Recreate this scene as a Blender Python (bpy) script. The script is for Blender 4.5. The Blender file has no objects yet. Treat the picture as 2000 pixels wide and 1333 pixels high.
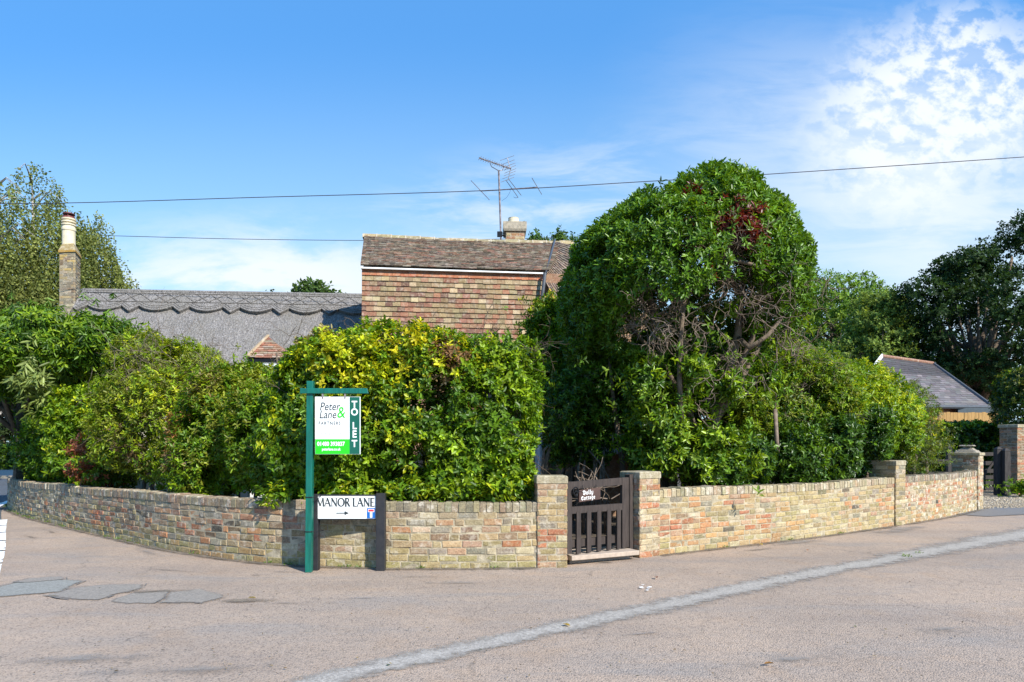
import bpy, math, random
import numpy as np
from mathutils import Vector, Matrix

# ------------------------------------------------------------------ camera, light, sky
scene = bpy.context.scene
col = scene.collection
F = 2000 * 24 / 36.0
HZ = 870.0
EYE = 1.4
cam_d = bpy.data.cameras.new('camera')
cam = bpy.data.objects.new('camera', cam_d)
col.objects.link(cam)
cam.location = (0, 0, EYE)
cam.rotation_euler = (math.radians(90), 0, 0)
cam_d.lens = 24
cam_d.sensor_width = 36
cam_d.shift_y = (HZ - 666.5) / 2000.0
cam_d.clip_end = 3000
scene.camera = cam

SUN_EL = math.radians(36)
SUN_AZ = math.radians(40)      # to the right of straight behind the camera
sd = Vector((math.sin(SUN_AZ) * math.cos(SUN_EL), -math.cos(SUN_AZ) * math.cos(SUN_EL), math.sin(SUN_EL)))
ld = bpy.data.lights.new('sun', 'SUN')
ld.energy = 5.0
ld.angle = math.radians(0.5)
ld.color = (1.0, 0.95, 0.86)
sun = bpy.data.objects.new('sun', ld)
col.objects.link(sun)
sun.rotation_euler = (-sd).to_track_quat('-Z', 'Y').to_euler()

scene.view_settings.view_transform = 'Standard'
scene.view_settings.look = 'None'
scene.view_settings.gamma = 1
scene.view_settings.exposure = 0.62


class NT:
    """small helper for wiring nodes"""
    def __init__(self, tree):
        self.t = tree
    def n(self, kind, **kw):
        nd = self.t.nodes.new(kind)
        for k, v in kw.items():
            setattr(nd, k, v)
        return nd
    def put(self, sock, v):
        if v is None:
            return
        if hasattr(v, 'is_linked') or hasattr(v, 'links'):
            self.t.links.new(v, sock)
        else:
            sock.default_value = v
    def m(self, op, a, b=None, c=None, clamp=False):
        nd = self.n('ShaderNodeMath', operation=op)
        nd.use_clamp = clamp
        self.put(nd.inputs[0], a); self.put(nd.inputs[1], b)
        if c is not None: self.put(nd.inputs[2], c)
        return nd.outputs[0]
    def mix(self, f, a, b, mode='MIX'):
        nd = self.n('ShaderNodeMixRGB', blend_type=mode)
        self.put(nd.inputs[0], f)
        self.put(nd.inputs[1], a if not isinstance(a, tuple) else (*a[:3], 1))
        self.put(nd.inputs[2], b if not isinstance(b, tuple) else (*b[:3], 1))
        return nd.outputs[0]
    def noise(self, vec, scale, detail=3, rough=0.55, dist=0.0):
        nd = self.n('ShaderNodeTexNoise')
        if vec is not None: self.put(nd.inputs['Vector'], vec)
        nd.inputs['Scale'].default_value = scale
        nd.inputs['Detail'].default_value = detail
        nd.inputs['Roughness'].default_value = rough
        nd.inputs['Distortion'].default_value = dist
        return nd.outputs['Fac']
    def ramp(self, f, lo, hi, a=0.0, b=1.0):
        nd = self.n('ShaderNodeMapRange', interpolation_type='SMOOTHSTEP')
        self.put(nd.inputs[0], f)
        nd.inputs[1].default_value = lo; nd.inputs[2].default_value = hi
        nd.inputs[3].default_value = a; nd.inputs[4].default_value = b
        return nd.outputs[0]
    def mapping(self, vec, scale=(1, 1, 1), rot=(0, 0, 0), loc=(0, 0, 0)):
        nd = self.n('ShaderNodeMapping')
        self.put(nd.inputs[0], vec)
        nd.inputs['Scale'].default_value = scale
        nd.inputs['Rotation'].default_value = rot
        nd.inputs['Location'].default_value = loc
        return nd.outputs[0]


world = bpy.data.worlds.new('World')
scene.world = world
world.use_nodes = True
wt = NT(world.node_tree)
for nd in list(world.node_tree.nodes):
    world.node_tree.nodes.remove(nd)
out = wt.n('ShaderNodeOutputWorld')
bg = wt.n('ShaderNodeBackground')
bg.inputs[1].default_value = 0.105
sky = wt.n('ShaderNodeTexSky')
sky.sky_type = 'NISHITA'
sky.sun_disc = False
sky.sun_elevation = SUN_EL
sky.sun_rotation = math.pi - SUN_AZ
sky.air_density = 1.0
sky.dust_density = 0.6
sky.ozone_density = 3.0
tc = wt.n('ShaderNodeTexCoord')
sep = wt.n('ShaderNodeSeparateXYZ')
wt.put(sep.inputs[0], tc.outputs['Generated'])
yy = wt.m('MAXIMUM', sep.outputs[1], 0.08)
U = wt.m('DIVIDE', sep.outputs[0], yy)
V = wt.m('DIVIDE', sep.outputs[2], yy)
comb = wt.n('ShaderNodeCombineXYZ')
wt.put(comb.inputs[0], U); wt.put(comb.inputs[1], V)
uv = comb.outputs[0]


def gauss(cx, cy, rx, ry, rot=0.0):
    """soft elliptical region of the sky, given as directions"""
    u = (cx - 1000) / F; v = (HZ - cy) / F
    mp = wt.n('ShaderNodeMapping', vector_type='TEXTURE')
    wt.put(mp.inputs[0], uv)
    mp.inputs['Location'].default_value = (u, v, 0)
    mp.inputs['Rotation'].default_value = (0, 0, rot)
    mp.inputs['Scale'].default_value = (rx / F, ry / F, 1)
    ln = wt.n('ShaderNodeVectorMath', operation='LENGTH')
    wt.put(ln.inputs[0], mp.outputs[0])
    return wt.ramp(ln.outputs['Value'], 0.0, 1.0, 1.0, 0.0)


puff = wt.noise(wt.mapping(uv, (1, 1.25, 1), (0, 0, 0.5)), 26, 6, 0.6, 0.15)
big = wt.noise(uv, 4.2, 4, 0.55, 0.2)
cir = wt.noise(wt.mapping(uv, (2.2, 9, 1), (0, 0, -0.42)), 2.2, 6, 0.62, 0.5)
cir2 = wt.noise(wt.mapping(uv, (3.0, 8, 1), (0, 0, 0.12), (3, 1, 0)), 1.6, 6, 0.6, 0.3)
g1 = gauss(1830, 215, 520, 420, 0.35)
base1 = wt.ramp(wt.m('ADD', wt.m('MULTIPLY', g1, 1.0), wt.m('MULTIPLY', big, 0.55)), 0.62, 1.15)
c1 = wt.m('MULTIPLY', base1, wt.ramp(puff, 0.40, 0.58, 0.22, 1.0))
g2 = gauss(1830, 400, 760, 430, -0.35)
c2 = wt.m('MULTIPLY', wt.m('MULTIPLY', g2, wt.ramp(cir, 0.3, 0.62, 0.45, 1.0)), 0.78)
g3 = gauss(520, 560, 640, 190, 0)
c3 = wt.m('MULTIPLY', wt.m('MULTIPLY', g3, wt.ramp(cir2, 0.40, 0.60, 0.10, 0.9)), 1.2)
g4 = gauss(1000, 430, 560, 190, 0.25)
c4 = wt.m('MULTIPLY', wt.m('MULTIPLY', g4, wt.ramp(cir, 0.42, 0.68)), 0.62)
hor = wt.ramp(V, 0.10, 0.36, 0.25, 0.0)
veil = wt.ramp(V, 0.0, 0.62, 0.12, 0.0)
inv = wt.m('SUBTRACT', 1.0, c1)
for c in (c2, c3, c4, hor, veil):
    inv = wt.m('MULTIPLY', inv, wt.m('SUBTRACT', 1.0, wt.m('MINIMUM', c, 0.93)))
cov = wt.m('SUBTRACT', 1.0, inv, clamp=True)
front = wt.ramp(sep.outputs[1], -0.1, 0.35)
up = wt.ramp(sep.outputs[2], -0.05, 0.02)
cov = wt.m('MULTIPLY', wt.m('MULTIPLY', cov, front), up)
skyc = wt.mix(1.0, sky.outputs[0], (0.80, 1.40, 1.72), 'MULTIPLY')
grad = wt.mix(wt.ramp(V, 0.18, 0.62), (2.9, 4.75, 6.1), (0.75, 2.55, 5.9))
skyc = wt.mix(0.65, skyc, grad)
cl = wt.mix(cov, skyc, (6.0, 6.4, 6.8))
wt.put(bg.inputs[0], cl)
world.node_tree.links.new(bg.outputs[0], out.inputs[0])

# ------------------------------------------------------------------ helpers
rs = np.random.RandomState(7)
random.seed(11)


def at(px, py, D):
    return Vector(((px - 1000) * D / F, D, EYE - (py - HZ) * D / F))


def gnd(px, py):
    D = EYE * F / (py - HZ)
    return Vector(((px - 1000) * D / F, D, 0))


def tag(o, label=None, cat=None, group=None, kind=None):
    if label: o['label'] = label
    if cat: o['category'] = cat
    if group: o['group'] = group
    if kind: o['kind'] = kind
    return o


def thing(name, loc, label, cat, group=None):
    o = bpy.data.objects.new(name, None)
    o.empty_display_size = 0.2
    col.objects.link(o)
    o.location = loc
    return tag(o, label, cat, group)


def world_loc(o):
    v = Vector(o.location)
    return v


ROOTLOC = {}


def link(name, me, mat, parent=None):
    o = bpy.data.objects.new(name, me)
    if mat is not None:
        for mm in (mat if isinstance(mat, (list, tuple)) else [mat]):
            me.materials.append(mm)
    col.objects.link(o)
    if parent is not None:
        o.parent = parent
        # all meshes are built in world coordinates
        w = Vector((0, 0, 0)); p = parent
        while p is not None:
            if p.type == 'EMPTY':
                w = Vector(p.location)
            p = p.parent
        if parent.type == 'EMPTY':
            o.matrix_parent_inverse = Matrix.Translation(-w)
    return o


class MB:
    """collects faces with a colour each; build() links ONE mesh object"""
    def __init__(self):
        self.v = []; self.f = []; self.c = []; self.mi = []
    def face(self, pts, c=(1, 1, 1, 0), mi=0):
        n = len(self.v)
        self.v.extend([tuple(p) for p in pts])
        self.f.append(tuple(range(n, n + len(pts))))
        self.c.append(c); self.mi.append(mi)
    def hexa(self, p, c=(1, 1, 1, 0), skip=(), mi=0):
        # p: 8 corners: 0-3 bottom ccw, 4-7 top
        n = len(self.v)
        self.v.extend([tuple(q) for q in p])
        for k, f in enumerate(((3, 2, 1, 0), (4, 5, 6, 7), (0, 1, 5, 4), (1, 2, 6, 5), (2, 3, 7, 6), (3, 0, 4, 7))):
            if k in skip: continue
            self.f.append(tuple(n + i for i in f)); self.c.append(c); self.mi.append(mi)
    def box(self, x0, y0, z0, x1, y1, z1, c=(1, 1, 1, 0), M=None):
        p = [Vector(q) for q in ((x0, y0, z0), (x1, y0, z0), (x1, y1, z0), (x0, y1, z0), (x0, y0, z1), (x1, y0, z1), (x1, y1, z1), (x0, y1, z1))]
        if M is not None: p = [M @ q for q in p]
        self.hexa(p, c)
    def obox(self, o, u, w, L, Wd, H, c=(1, 1, 1, 0)):
        """box from o along u (L), w (Wd) and up (H)"""
        z = Vector((0, 0, H)); a = u * L; b = w * Wd
        self.hexa([o, o + a, o + a + b, o + b, o + z, o + a + z, o + a + b + z, o + b + z], c)
    def tube(self, pts, rad, seg=6, c=(1, 1, 1, 0), cap=True):
        pts = [Vector(p) for p in pts]
        if not isinstance(rad, (list, tuple)): rad = [rad] * len(pts)
        n0 = len(self.v)
        t0 = (pts[1] - pts[0]).normalized()
        ref = Vector((0, 0, 1)) if abs(t0.z) < 0.9 else Vector((1, 0, 0))
        a = t0.cross(ref).normalized()
        for i, p in enumerate(pts):
            t = (pts[min(i + 1, len(pts) - 1)] - pts[max(i - 1, 0)]).normalized()
            a = (a - t * a.dot(t)).normalized()
            b = t.cross(a)
            for k in range(seg):
                an = 2 * math.pi * k / seg
                self.v.append(tuple(p + (a * math.cos(an) + b * math.sin(an)) * rad[i]))
        for i in range(len(pts) - 1):
            for k in range(seg):
                k2 = (k + 1) % seg
                self.f.append((n0 + i * seg + k, n0 + i * seg + k2, n0 + (i + 1) * seg + k2, n0 + (i + 1) * seg + k))
                self.c.append(c); self.mi.append(0)
        if cap:
            self.f.append(tuple(n0 + k for k in range(seg))[::-1]); self.c.append(c); self.mi.append(0)
            e = n0 + (len(pts) - 1) * seg
            self.f.append(tuple(e + k for k in range(seg))); self.c.append(c); self.mi.append(0)
    def lathe(self, o, prof, seg=20, c=(1, 1, 1, 0)):
        n0 = len(self.v)
        for r, z in prof:
            for k in range(seg):
                an = 2 * math.pi * k / seg
                self.v.append((o[0] + r * math.cos(an), o[1] + r * math.sin(an), o[2] + z))
        for i in range(len(prof) - 1):
            for k in range(seg):
                k2 = (k + 1) % seg
                self.f.append((n0 + i * seg + k, n0 + i * seg + k2, n0 + (i + 1) * seg + k2, n0 + (i + 1) * seg + k))
                self.c.append(c); self.mi.append(0)
        e = n0 + (len(prof) - 1) * seg
        self.f.append(tuple(e + k for k in range(seg))); self.c.append(c); self.mi.append(0)
    def build(self, name, mat, parent=None, smooth=False):
        me = bpy.data.meshes.new(name)
        me.from_pydata(self.v, [], self.f)
        a = me.attributes.new('Col', 'FLOAT_COLOR', 'FACE')
        a.data.foreach_set('color', np.array([(*c[:3], c[3] if len(c) > 3 else 0) for c in self.c], dtype=np.float32).ravel())
        me.polygons.foreach_set('material_index', np.array(self.mi, dtype=np.int32))
        if smooth: me.polygons.foreach_set('use_smooth', np.ones(len(self.f), dtype=bool))
        me.update()
        return link(name, me, mat, parent)


def np_mesh(name, V3, faces_n, k, colf, mat, parent=None, smooth=False):
    """mesh from arrays: V3 (n,3), faces (m,k)"""
    me = bpy.data.meshes.new(name)
    n = len(V3); m = len(faces_n)
    me.vertices.add(n)
    me.vertices.foreach_set('co', V3.astype(np.float32).ravel())
    me.loops.add(m * k)
    me.loops.foreach_set('vertex_index', faces_n.astype(np.int32).ravel())
    me.polygons.add(m)
    me.polygons.foreach_set('loop_start', (np.arange(m) * k).astype(np.int32))
    me.polygons.foreach_set('loop_total', np.full(m, k, dtype=np.int32))
    if smooth: me.polygons.foreach_set('use_smooth', np.ones(m, dtype=bool))
    me.update(calc_edges=True)
    if colf is not None:
        a = me.attributes.new('Col', 'FLOAT_COLOR', 'FACE')
        c4 = np.ones((m, 4), dtype=np.float32); c4[:, :3] = colf
        a.data.foreach_set('color', c4.ravel())
    return link(name, me, mat, parent)


# ------------------------------------------------------------------ materials
def mat_new(name):
    m = bpy.data.materials.new(name)
    m.use_nodes = True
    t = NT(m.node_tree)
    for nd in list(m.node_tree.nodes): m.node_tree.nodes.remove(nd)
    o = t.n('ShaderNodeOutputMaterial')
    p = t.n('ShaderNodeBsdfPrincipled')
    m.node_tree.links.new(p.outputs[0], o.inputs[0])
    return m, t, p, o


def obj_co(t):
    return t.n('ShaderNodeTexCoord').outputs['Object']


def bump(t, p, h, strength=0.5, dist=0.01):
    b = t.n('ShaderNodeBump')
    b.inputs['Strength'].default_value = strength
    b.inputs['Distance'].default_value = dist
    t.put(b.inputs['Height'], h)
    t.put(p.inputs['Normal'], b.outputs[0])


def simple(name, c, rough=0.6, var=0.25, scale=14, metal=0.0, bs=0.2, bd=0.004, coat=0.0, c2=None, stretch=(1, 1, 1)):
    m, t, p, o = mat_new(name)
    co = t.mapping(obj_co(t), stretch)
    nz = t.noise(co, scale, 5, 0.6)
    c2 = c2 or tuple(x * (1 - var) for x in c)
    t.put(p.inputs['Base Color'], t.mix(t.ramp(nz, 0.3, 0.7), c, c2))
    t.put(p.inputs['Roughness'], t.ramp(t.noise(co, scale * 2.3, 3), 0.3, 0.7, rough * 0.85, min(1, rough * 1.15)))
    p.inputs['Metallic'].default_value = metal
    p.inputs['Coat Weight'].default_value = coat
    bump(t, p, t.noise(co, scale * 5, 4), bs, bd)
    return m


def leaf_mat(name, rough=0.42, transl=0.3, tint=(1.5, 1.35, 0.5), spec=0.5):
    m, t, p, o = mat_new(name)
    at_ = t.n('ShaderNodeAttribute', attribute_name='Col')
    nz = t.noise(obj_co(t), 30, 2)
    c = t.mix(t.ramp(nz, 0.3, 0.7, 0, 0.22), at_.outputs['Color'], (0.02, 0.03, 0.008))
    t.put(p.inputs['Base Color'], c)
    p.inputs['Roughness'].default_value = rough
    p.inputs['Specular IOR Level'].default_value = spec
    tr = t.n('ShaderNodeBsdfTranslucent')
    t.put(tr.inputs[0], t.mix(1.0, c, tint, 'MULTIPLY'))
    mx = t.n('ShaderNodeMixShader')
    mx.inputs[0].default_value = transl
    t.t.links.new(p.outputs[0], mx.inputs[1]); t.t.links.new(tr.outputs[0], mx.inputs[2])
    t.t.links.new(mx.outputs[0], o.inputs[0])
    return m


def brick_mat(name, bloom=(0.58, 0.52, 0.42), avg=(0.32, 0.25, 0.135)):
    m, t, p, o = mat_new(name)
    at_ = t.n('ShaderNodeAttribute', attribute_name='Col')
    co = obj_co(t)
    c = at_.outputs['Color']
    big = t.noise(co, 2.6, 5, 0.65)
    c = t.mix(t.ramp(big, 0.40, 0.66, 0, 0.40), c, t.mix(0.5, c, avg) if avg else c)
    n1 = t.noise(co, 55, 5, 0.65)
    c = t.mix(t.ramp(n1, 0.33, 0.68, 0, 0.65), c, t.mix(1.0, c, (0.48, 0.43, 0.38), 'MULTIPLY'))
    n4 = t.noise(co, 23, 5, 0.75)
    c = t.mix(t.ramp(n4, 0.50, 0.70, 0, 0.55), c, t.mix(0.55, c, (0.40, 0.32, 0.20)))
    n5 = t.noise(co, 12, 5, 0.7, 0.6)
    c = t.mix(t.ramp(n5, 0.56, 0.70, 0, 0.55), c, (0.10, 0.085, 0.06))
    n6 = t.noise(t.mapping(co, (1, 1, 1.6), (0, 0, 0), (3, 7, 1)), 17, 6, 0.8, 0.5)
    c = t.mix(t.ramp(n6, 0.50, 0.60, 0, 0.6), c, t.mix(0.45, c, (0.52, 0.42, 0.25)))
    n7 = t.noise(t.mapping(co, (1, 1, 1.3), (0, 0, 0), (9, 2, 5)), 13, 6, 0.8, 0.5)
    c = t.mix(t.ramp(n7, 0.54, 0.64, 0, 0.55), c, t.mix(0.6, c, (0.30, 0.22, 0.15)))
    n2 = t.noise(co, 9, 6, 0.7)
    lim = t.m('MULTIPLY', t.ramp(n2, 0.50, 0.66), at_.outputs['Alpha'])
    c = t.mix(lim, c, bloom)
    n3 = t.noise(co, 140, 3, 0.7)
    c = t.mix(t.ramp(n3, 0.62, 0.75, 0, 0.6), c, (0.07, 0.06, 0.05))
    t.put(p.inputs['Base Color'], c)
    p.inputs['Roughness'].default_value = 0.92
    p.inputs['Specular IOR Level'].default_value = 0.25
    h = t.m('ADD', t.m('MULTIPLY', n1, 0.7), t.m('MULTIPLY', n3, 0.4))
    h = t.m('ADD', h, t.m('MULTIPLY', n4, 0.8))
    bump(t, p, h, 0.8, 0.009)
    return m


M = {}
M['brick'] = brick_mat('weathered_brick')
M['mortar'] = simple('lime_mortar', (0.46, 0.39, 0.27), 0.95, 0.4, 11, bs=0.9, bd=0.008, c2=(0.22, 0.185, 0.125))
M['tile'] = brick_mat('clay_tile', avg=None)
M['leaf'] = leaf_mat('hedge_leaf', 0.42, 0.38, spec=0.4)
M['gloss_leaf'] = leaf_mat('laurel_leaf', 0.36, 0.30, spec=0.4)
M['far_leaf'] = leaf_mat('tree_leaf', 0.6, 0.34, spec=0.2)
M['bark'] = simple('bark', (0.17, 0.125, 0.085), 0.9, 0.5, 18, bs=0.9, bd=0.01, stretch=(1, 1, 0.3))
M['dead_twig'] = simple('bare_twig', (0.24, 0.18, 0.135), 0.9, 0.5, 20, bs=0.6, bd=0.004)
M['birch_bark'] = simple('birch_bark', (0.45, 0.42, 0.38), 0.8, 0.5, 6, c2=(0.08, 0.07, 0.06), stretch=(1, 1, 3))
M['soil'] = simple('garden_soil', (0.10, 0.075, 0.05), 0.95, 0.5, 5, bs=0.9, bd=0.03)
M['green_paint'] = simple('green_painted_timber', (0.004, 0.13, 0.095), 0.38, 0.35, 7, bs=0.25, bd=0.003, stretch=(5, 5, 0.6))
M['black_post'] = simple('black_post_paint', (0.011, 0.012, 0.016), 0.55, 0.4, 10, bs=0.3, bd=0.003, c2=(0.022, 0.021, 0.023))
M['white_sign'] = simple('white_sign_face', (0.80, 0.81, 0.80), 0.35, 0.05, 5, bs=0.05, bd=0.001)
M['ink'] = simple('dark_lettering', (0.035, 0.045, 0.05), 0.4, 0.1, 10, bs=0, bd=0.001)
M['grey_ink'] = simple('grey_lettering', (0.30, 0.33, 0.31), 0.4, 0.1, 10, bs=0, bd=0.001)
M['bright_green'] = simple('bright_green_print', (0.02, 0.50, 0.012), 0.4, 0.06, 4, bs=0, bd=0.001)
M['dark_green'] = simple('dark_green_print', (0.006, 0.10, 0.065), 0.4, 0.1, 4, bs=0, bd=0.001)
M['blue'] = simple('blue_print', (0.01, 0.12, 0.42), 0.4, 0.05, 4, bs=0, bd=0.001)
M['red'] = simple('red_print', (0.65, 0.03, 0.05), 0.4, 0.05, 4, bs=0, bd=0.001)
M['gate_wood'] = simple('dark_stained_timber', (0.026, 0.018, 0.015), 0.75, 0.45, 9, bs=0.6, bd=0.004, c2=(0.050, 0.036, 0.030), stretch=(4, 4, 0.5))
M['name_wood'] = simple('brown_name_board', (0.085, 0.045, 0.034), 0.6, 0.35, 12, bs=0.4, bd=0.003)
M['iron'] = simple('black_iron', (0.02, 0.02, 0.022), 0.4, 0.3, 20, metal=0.6)
M['stone'] = simple('weathered_stone', (0.40, 0.34, 0.26), 0.9, 0.3, 16, bs=0.7, bd=0.006, c2=(0.24, 0.21, 0.16))
M['step'] = simple('concrete_step', (0.44, 0.35, 0.275), 0.9, 0.2, 22, bs=0.5, bd=0.004)
M['white_paint'] = simple('white_window_paint', (0.78, 0.78, 0.76), 0.4, 0.1, 8, bs=0.1, bd=0.002)
M['lead'] = simple('grey_gutter', (0.075, 0.085, 0.10), 0.5, 0.3, 8)
M['render'] = simple('cream_render', (0.62, 0.58, 0.5), 0.9, 0.15, 6, bs=0.4, bd=0.004)
M['alu'] = simple('weathered_aluminium', (0.33, 0.31, 0.32), 0.45, 0.35, 20, metal=0.7, c2=(0.12, 0.09, 0.09))
M['rust'] = simple('rusty_steel', (0.11, 0.085, 0.09), 0.7, 0.5, 12, metal=0.3, c2=(0.26, 0.23, 0.24))
M['pot'] = simple('buff_clay_pot', (0.66, 0.57, 0.40), 0.8, 0.2, 8, bs=0.2, bd=0.003)
M['redpot'] = simple('dark_red_cowl', (0.17, 0.035, 0.03), 0.5, 0.4, 14)
M['wire'] = simple('wire_sheath', (0.04, 0.035, 0.05), 0.6, 0.2, 10)
M['cable'] = simple('black_cable', (0.01, 0.01, 0.01), 0.5, 0.2, 10)
M['fence_wood'] = simple('orange_fence_boards', (0.46, 0.27, 0.09), 0.8, 0.35, 7, bs=0.4, bd=0.004, stretch=(6, 6, 0.5))
M['dark_wood'] = simple('black_field_gate_timber', (0.024, 0.019, 0.017), 0.8, 0.4, 9, bs=0.5, bd=0.004, c2=(0.04, 0.033, 0.03), stretch=(4, 4, 0.6))


def glass_mat():
    m, t, p, o = mat_new('window_glass')
    p.inputs['Base Color'].default_value = (0.02, 0.025, 0.03, 1)
    p.inputs['Roughness'].default_value = 0.06
    p.inputs['Specular IOR Level'].default_value = 0.8
    return m


M['glass'] = glass_mat()


def thatch_mat():
    m, t, p, o = mat_new('grey_thatch')
    co = obj_co(t)
    a = t.noise(t.mapping(co, (1, 0.45, 0.45)), 42, 5, 0.75)
    b = t.noise(co, 1.5, 4, 0.6)
    f = t.noise(co, 120, 3, 0.7)
    st = t.noise(t.mapping(co, (1, 0.12, 0.12)), 16, 5, 0.7)
    c = t.mix(t.ramp(a, 0.36, 0.62), (0.115, 0.105, 0.102), (0.38, 0.355, 0.34))
    c = t.mix(t.ramp(st, 0.42, 0.66, 0, 0.45), c, (0.15, 0.14, 0.135))
    c = t.mix(t.ramp(b, 0.38, 0.62, 0, 0.5), c, (0.22, 0.205, 0.18))
    c = t.mix(t.ramp(f, 0.56, 0.7, 0, 0.7), c, (0.06, 0.055, 0.05))
    t.put(p.inputs['Base Color'], c)
    p.inputs['Roughness'].default_value = 0.95
    p.inputs['Specular IOR Level'].default_value = 0.2
    bump(t, p, t.m('ADD', a, t.m('MULTIPLY', f, 0.6)), 1.0, 0.03)
    return m


M['thatch'] = thatch_mat()
M['thatch_rod'] = simple('hazel_rod', (0.13, 0.115, 0.10), 0.9, 0.3, 12)


def tarmac_mat(name, c1, c2, grey, speck=1.0, blotch=0.5, cracks=False):
    m, t, p, o = mat_new(name)
    co = obj_co(t)
    big = t.noise(co, 0.55, 6, 0.6, 0.3)
    streak = t.noise(t.mapping(co, (0.35, 1.6, 1), (0, 0, 0.12)), 1.0, 6, 0.65, 0.4)
    mid = t.noise(co, 7, 5, 0.65)
    c = t.mix(t.ramp(big, 0.3, 0.7), c1, c2)
    c = t.mix(t.ramp(streak, 0.48, 0.72, 0, blotch), c, grey)
    c = t.mix(t.ramp(mid, 0.3, 0.75, 0, 0.3), c, grey)
    vo = t.n('ShaderNodeTexVoronoi'); vo.inputs['Scale'].default_value = 95
    t.put(vo.inputs['Vector'], co)
    sepc = t.n('ShaderNodeSeparateColor'); t.put(sepc.inputs[0], vo.outputs['Color'])
    st = sepc.outputs[0]
    c = t.mix(t.ramp(st, 0.1, 0.95, 0, 0.45 * speck), c, t.mix(1.0, c, (1.5, 1.45, 1.4), 'MULTIPLY'))
    c = t.mix(t.ramp(sepc.outputs[1], 0.74, 0.97, 0, 0.75 * speck), c, (0.07, 0.06, 0.055))
    fine = t.noise(co, 34, 4, 0.8)
    c = t.mix(t.ramp(fine, 0.56, 0.75, 0, 0.5 * speck), c, (0.10, 0.085, 0.08))
    vm = t.n('ShaderNodeTexVoronoi'); vm.inputs['Scale'].default_value = 27
    t.put(vm.inputs['Vector'], co)
    sm = t.n('ShaderNodeSeparateColor'); t.put(sm.inputs[0], vm.outputs['Color'])
    c = t.mix(t.ramp(sm.outputs[0], 0.0, 1.0, 0, 0.22 * speck), c, t.mix(1.0, c, (0.55, 0.55, 0.57), 'MULTIPLY'))
    if cracks:
        wv = t.n('ShaderNodeVectorMath', operation='ADD')
        nv = t.n('ShaderNodeTexNoise'); nv.inputs['Scale'].default_value = 1.3; nv.inputs['Detail'].default_value = 6
        t.put(nv.inputs['Vector'], co)
        t.put(wv.inputs[0], co); t.put(wv.inputs[1], nv.outputs['Color'])
        ve = t.n('ShaderNodeTexVoronoi', feature='DISTANCE_TO_EDGE'); ve.inputs['Scale'].default_value = 0.42
        t.put(ve.inputs['Vector'], wv.outputs[0])
        ck = t.m('MULTIPLY', t.ramp(ve.outputs['Distance'], 0.001, 0.0065, 1.0, 0.0), t.ramp(t.noise(co, 0.8, 3), 0.46, 0.60))
        c = t.mix(t.m('MULTIPLY', ck, 0.38), c, (0.09, 0.075, 0.06))
        tr = t.noise(t.mapping(co, (0.10, 0.9, 1), (0, 0, -0.42)), 1.1, 4, 0.5)
        c = t.mix(t.ramp(tr, 0.50, 0.68, 0, 0.4), c, t.mix(1.0, c, (0.78, 0.80, 0.84), 'MULTIPLY'))
        br = t.noise(co, 1.7, 5, 0.6)
        c = t.mix(t.ramp(br, 0.52, 0.70, 0, 0.4), c, t.mix(1.0, c, (0.96, 0.86, 0.74), 'MULTIPLY'))
    t.put(p.inputs['Base Color'], c)
    p.inputs['Roughness'].default_value = 0.9
    p.inputs['Specular IOR Level'].default_value = 0.3
    h = t.m('ADD', t.m('MULTIPLY', vo.outputs['Distance'], -1.0), t.m('MULTIPLY', mid, 0.6))
    bump(t, p, h, 0.65, 0.008)
    return m


M['lane'] = tarmac_mat('pink_worn_tarmac', (0.425, 0.318, 0.238), (0.335, 0.258, 0.202), (0.29, 0.25, 0.22), 0.7, 0.85, cracks=True)
M['asphalt'] = tarmac_mat('dark_asphalt', (0.085, 0.10, 0.12), (0.07, 0.08, 0.095), (0.10, 0.11, 0.12), 0.7)
M['patch_blue'] = tarmac_mat('blue_grey_patch', (0.255, 0.275, 0.25), (0.29, 0.285, 0.255), (0.31, 0.275, 0.24), 0.8)
M['patch_grey'] = tarmac_mat('grey_patch', (0.265, 0.235, 0.205), (0.30, 0.26, 0.225), (0.32, 0.265, 0.22), 0.8)
M['patch_dark'] = tarmac_mat('dark_grey_tarmac', (0.17, 0.165, 0.165), (0.14, 0.135, 0.14), (0.20, 0.18, 0.17), 0.8)
M['tar_seam'] = tarmac_mat('bitumen_seam', (0.20, 0.185, 0.17), (0.16, 0.15, 0.14), (0.24, 0.21, 0.185), 0.6)
M['pavement'] = tarmac_mat('pale_pavement', (0.38, 0.31, 0.25), (0.34, 0.28, 0.24), (0.3, 0.27, 0.25), 0.6)


def edge_noise_mat(name, base_c, over_c, lo, hi, cut_lo, cut_hi, edge_scale=9):
    """worn surface layer whose thin edges break up to show what lies below (attribute alpha = distance from its edge)"""
    m, t, p, o = mat_new(name)
    co = obj_co(t)
    at_ = t.n('ShaderNodeAttribute', attribute_name='Edge')
    nz = t.noise(co, edge_scale, 7, 0.72)
    n2 = t.noise(co, 60, 4, 0.8)
    n3 = t.noise(co, 2.2, 4, 0.6)
    v = t.m('ADD', at_.outputs['Fac'], t.m('MULTIPLY', t.m('SUBTRACT', nz, 0.5), 1.4))
    v = t.m('ADD', v, t.m('MULTIPLY', t.m('SUBTRACT', n2, 0.5), 0.8))
    v = t.m('ADD', v, t.m('MULTIPLY', t.m('SUBTRACT', n3, 0.5), 0.9))
    alpha = t.ramp(v, cut_lo, cut_hi)
    c = t.mix(t.ramp(n2, lo, hi), base_c, over_c)
    c = t.mix(t.ramp(nz, 0.55, 0.75, 0, 0.5), c, over_c)
    t.put(p.inputs['Base Color'], c)
    p.inputs['Roughness'].default_value = 0.9
    t.put(p.inputs['Alpha'], alpha)
    bump(t, p, n2, 0.7, 0.006)
    return m


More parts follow.
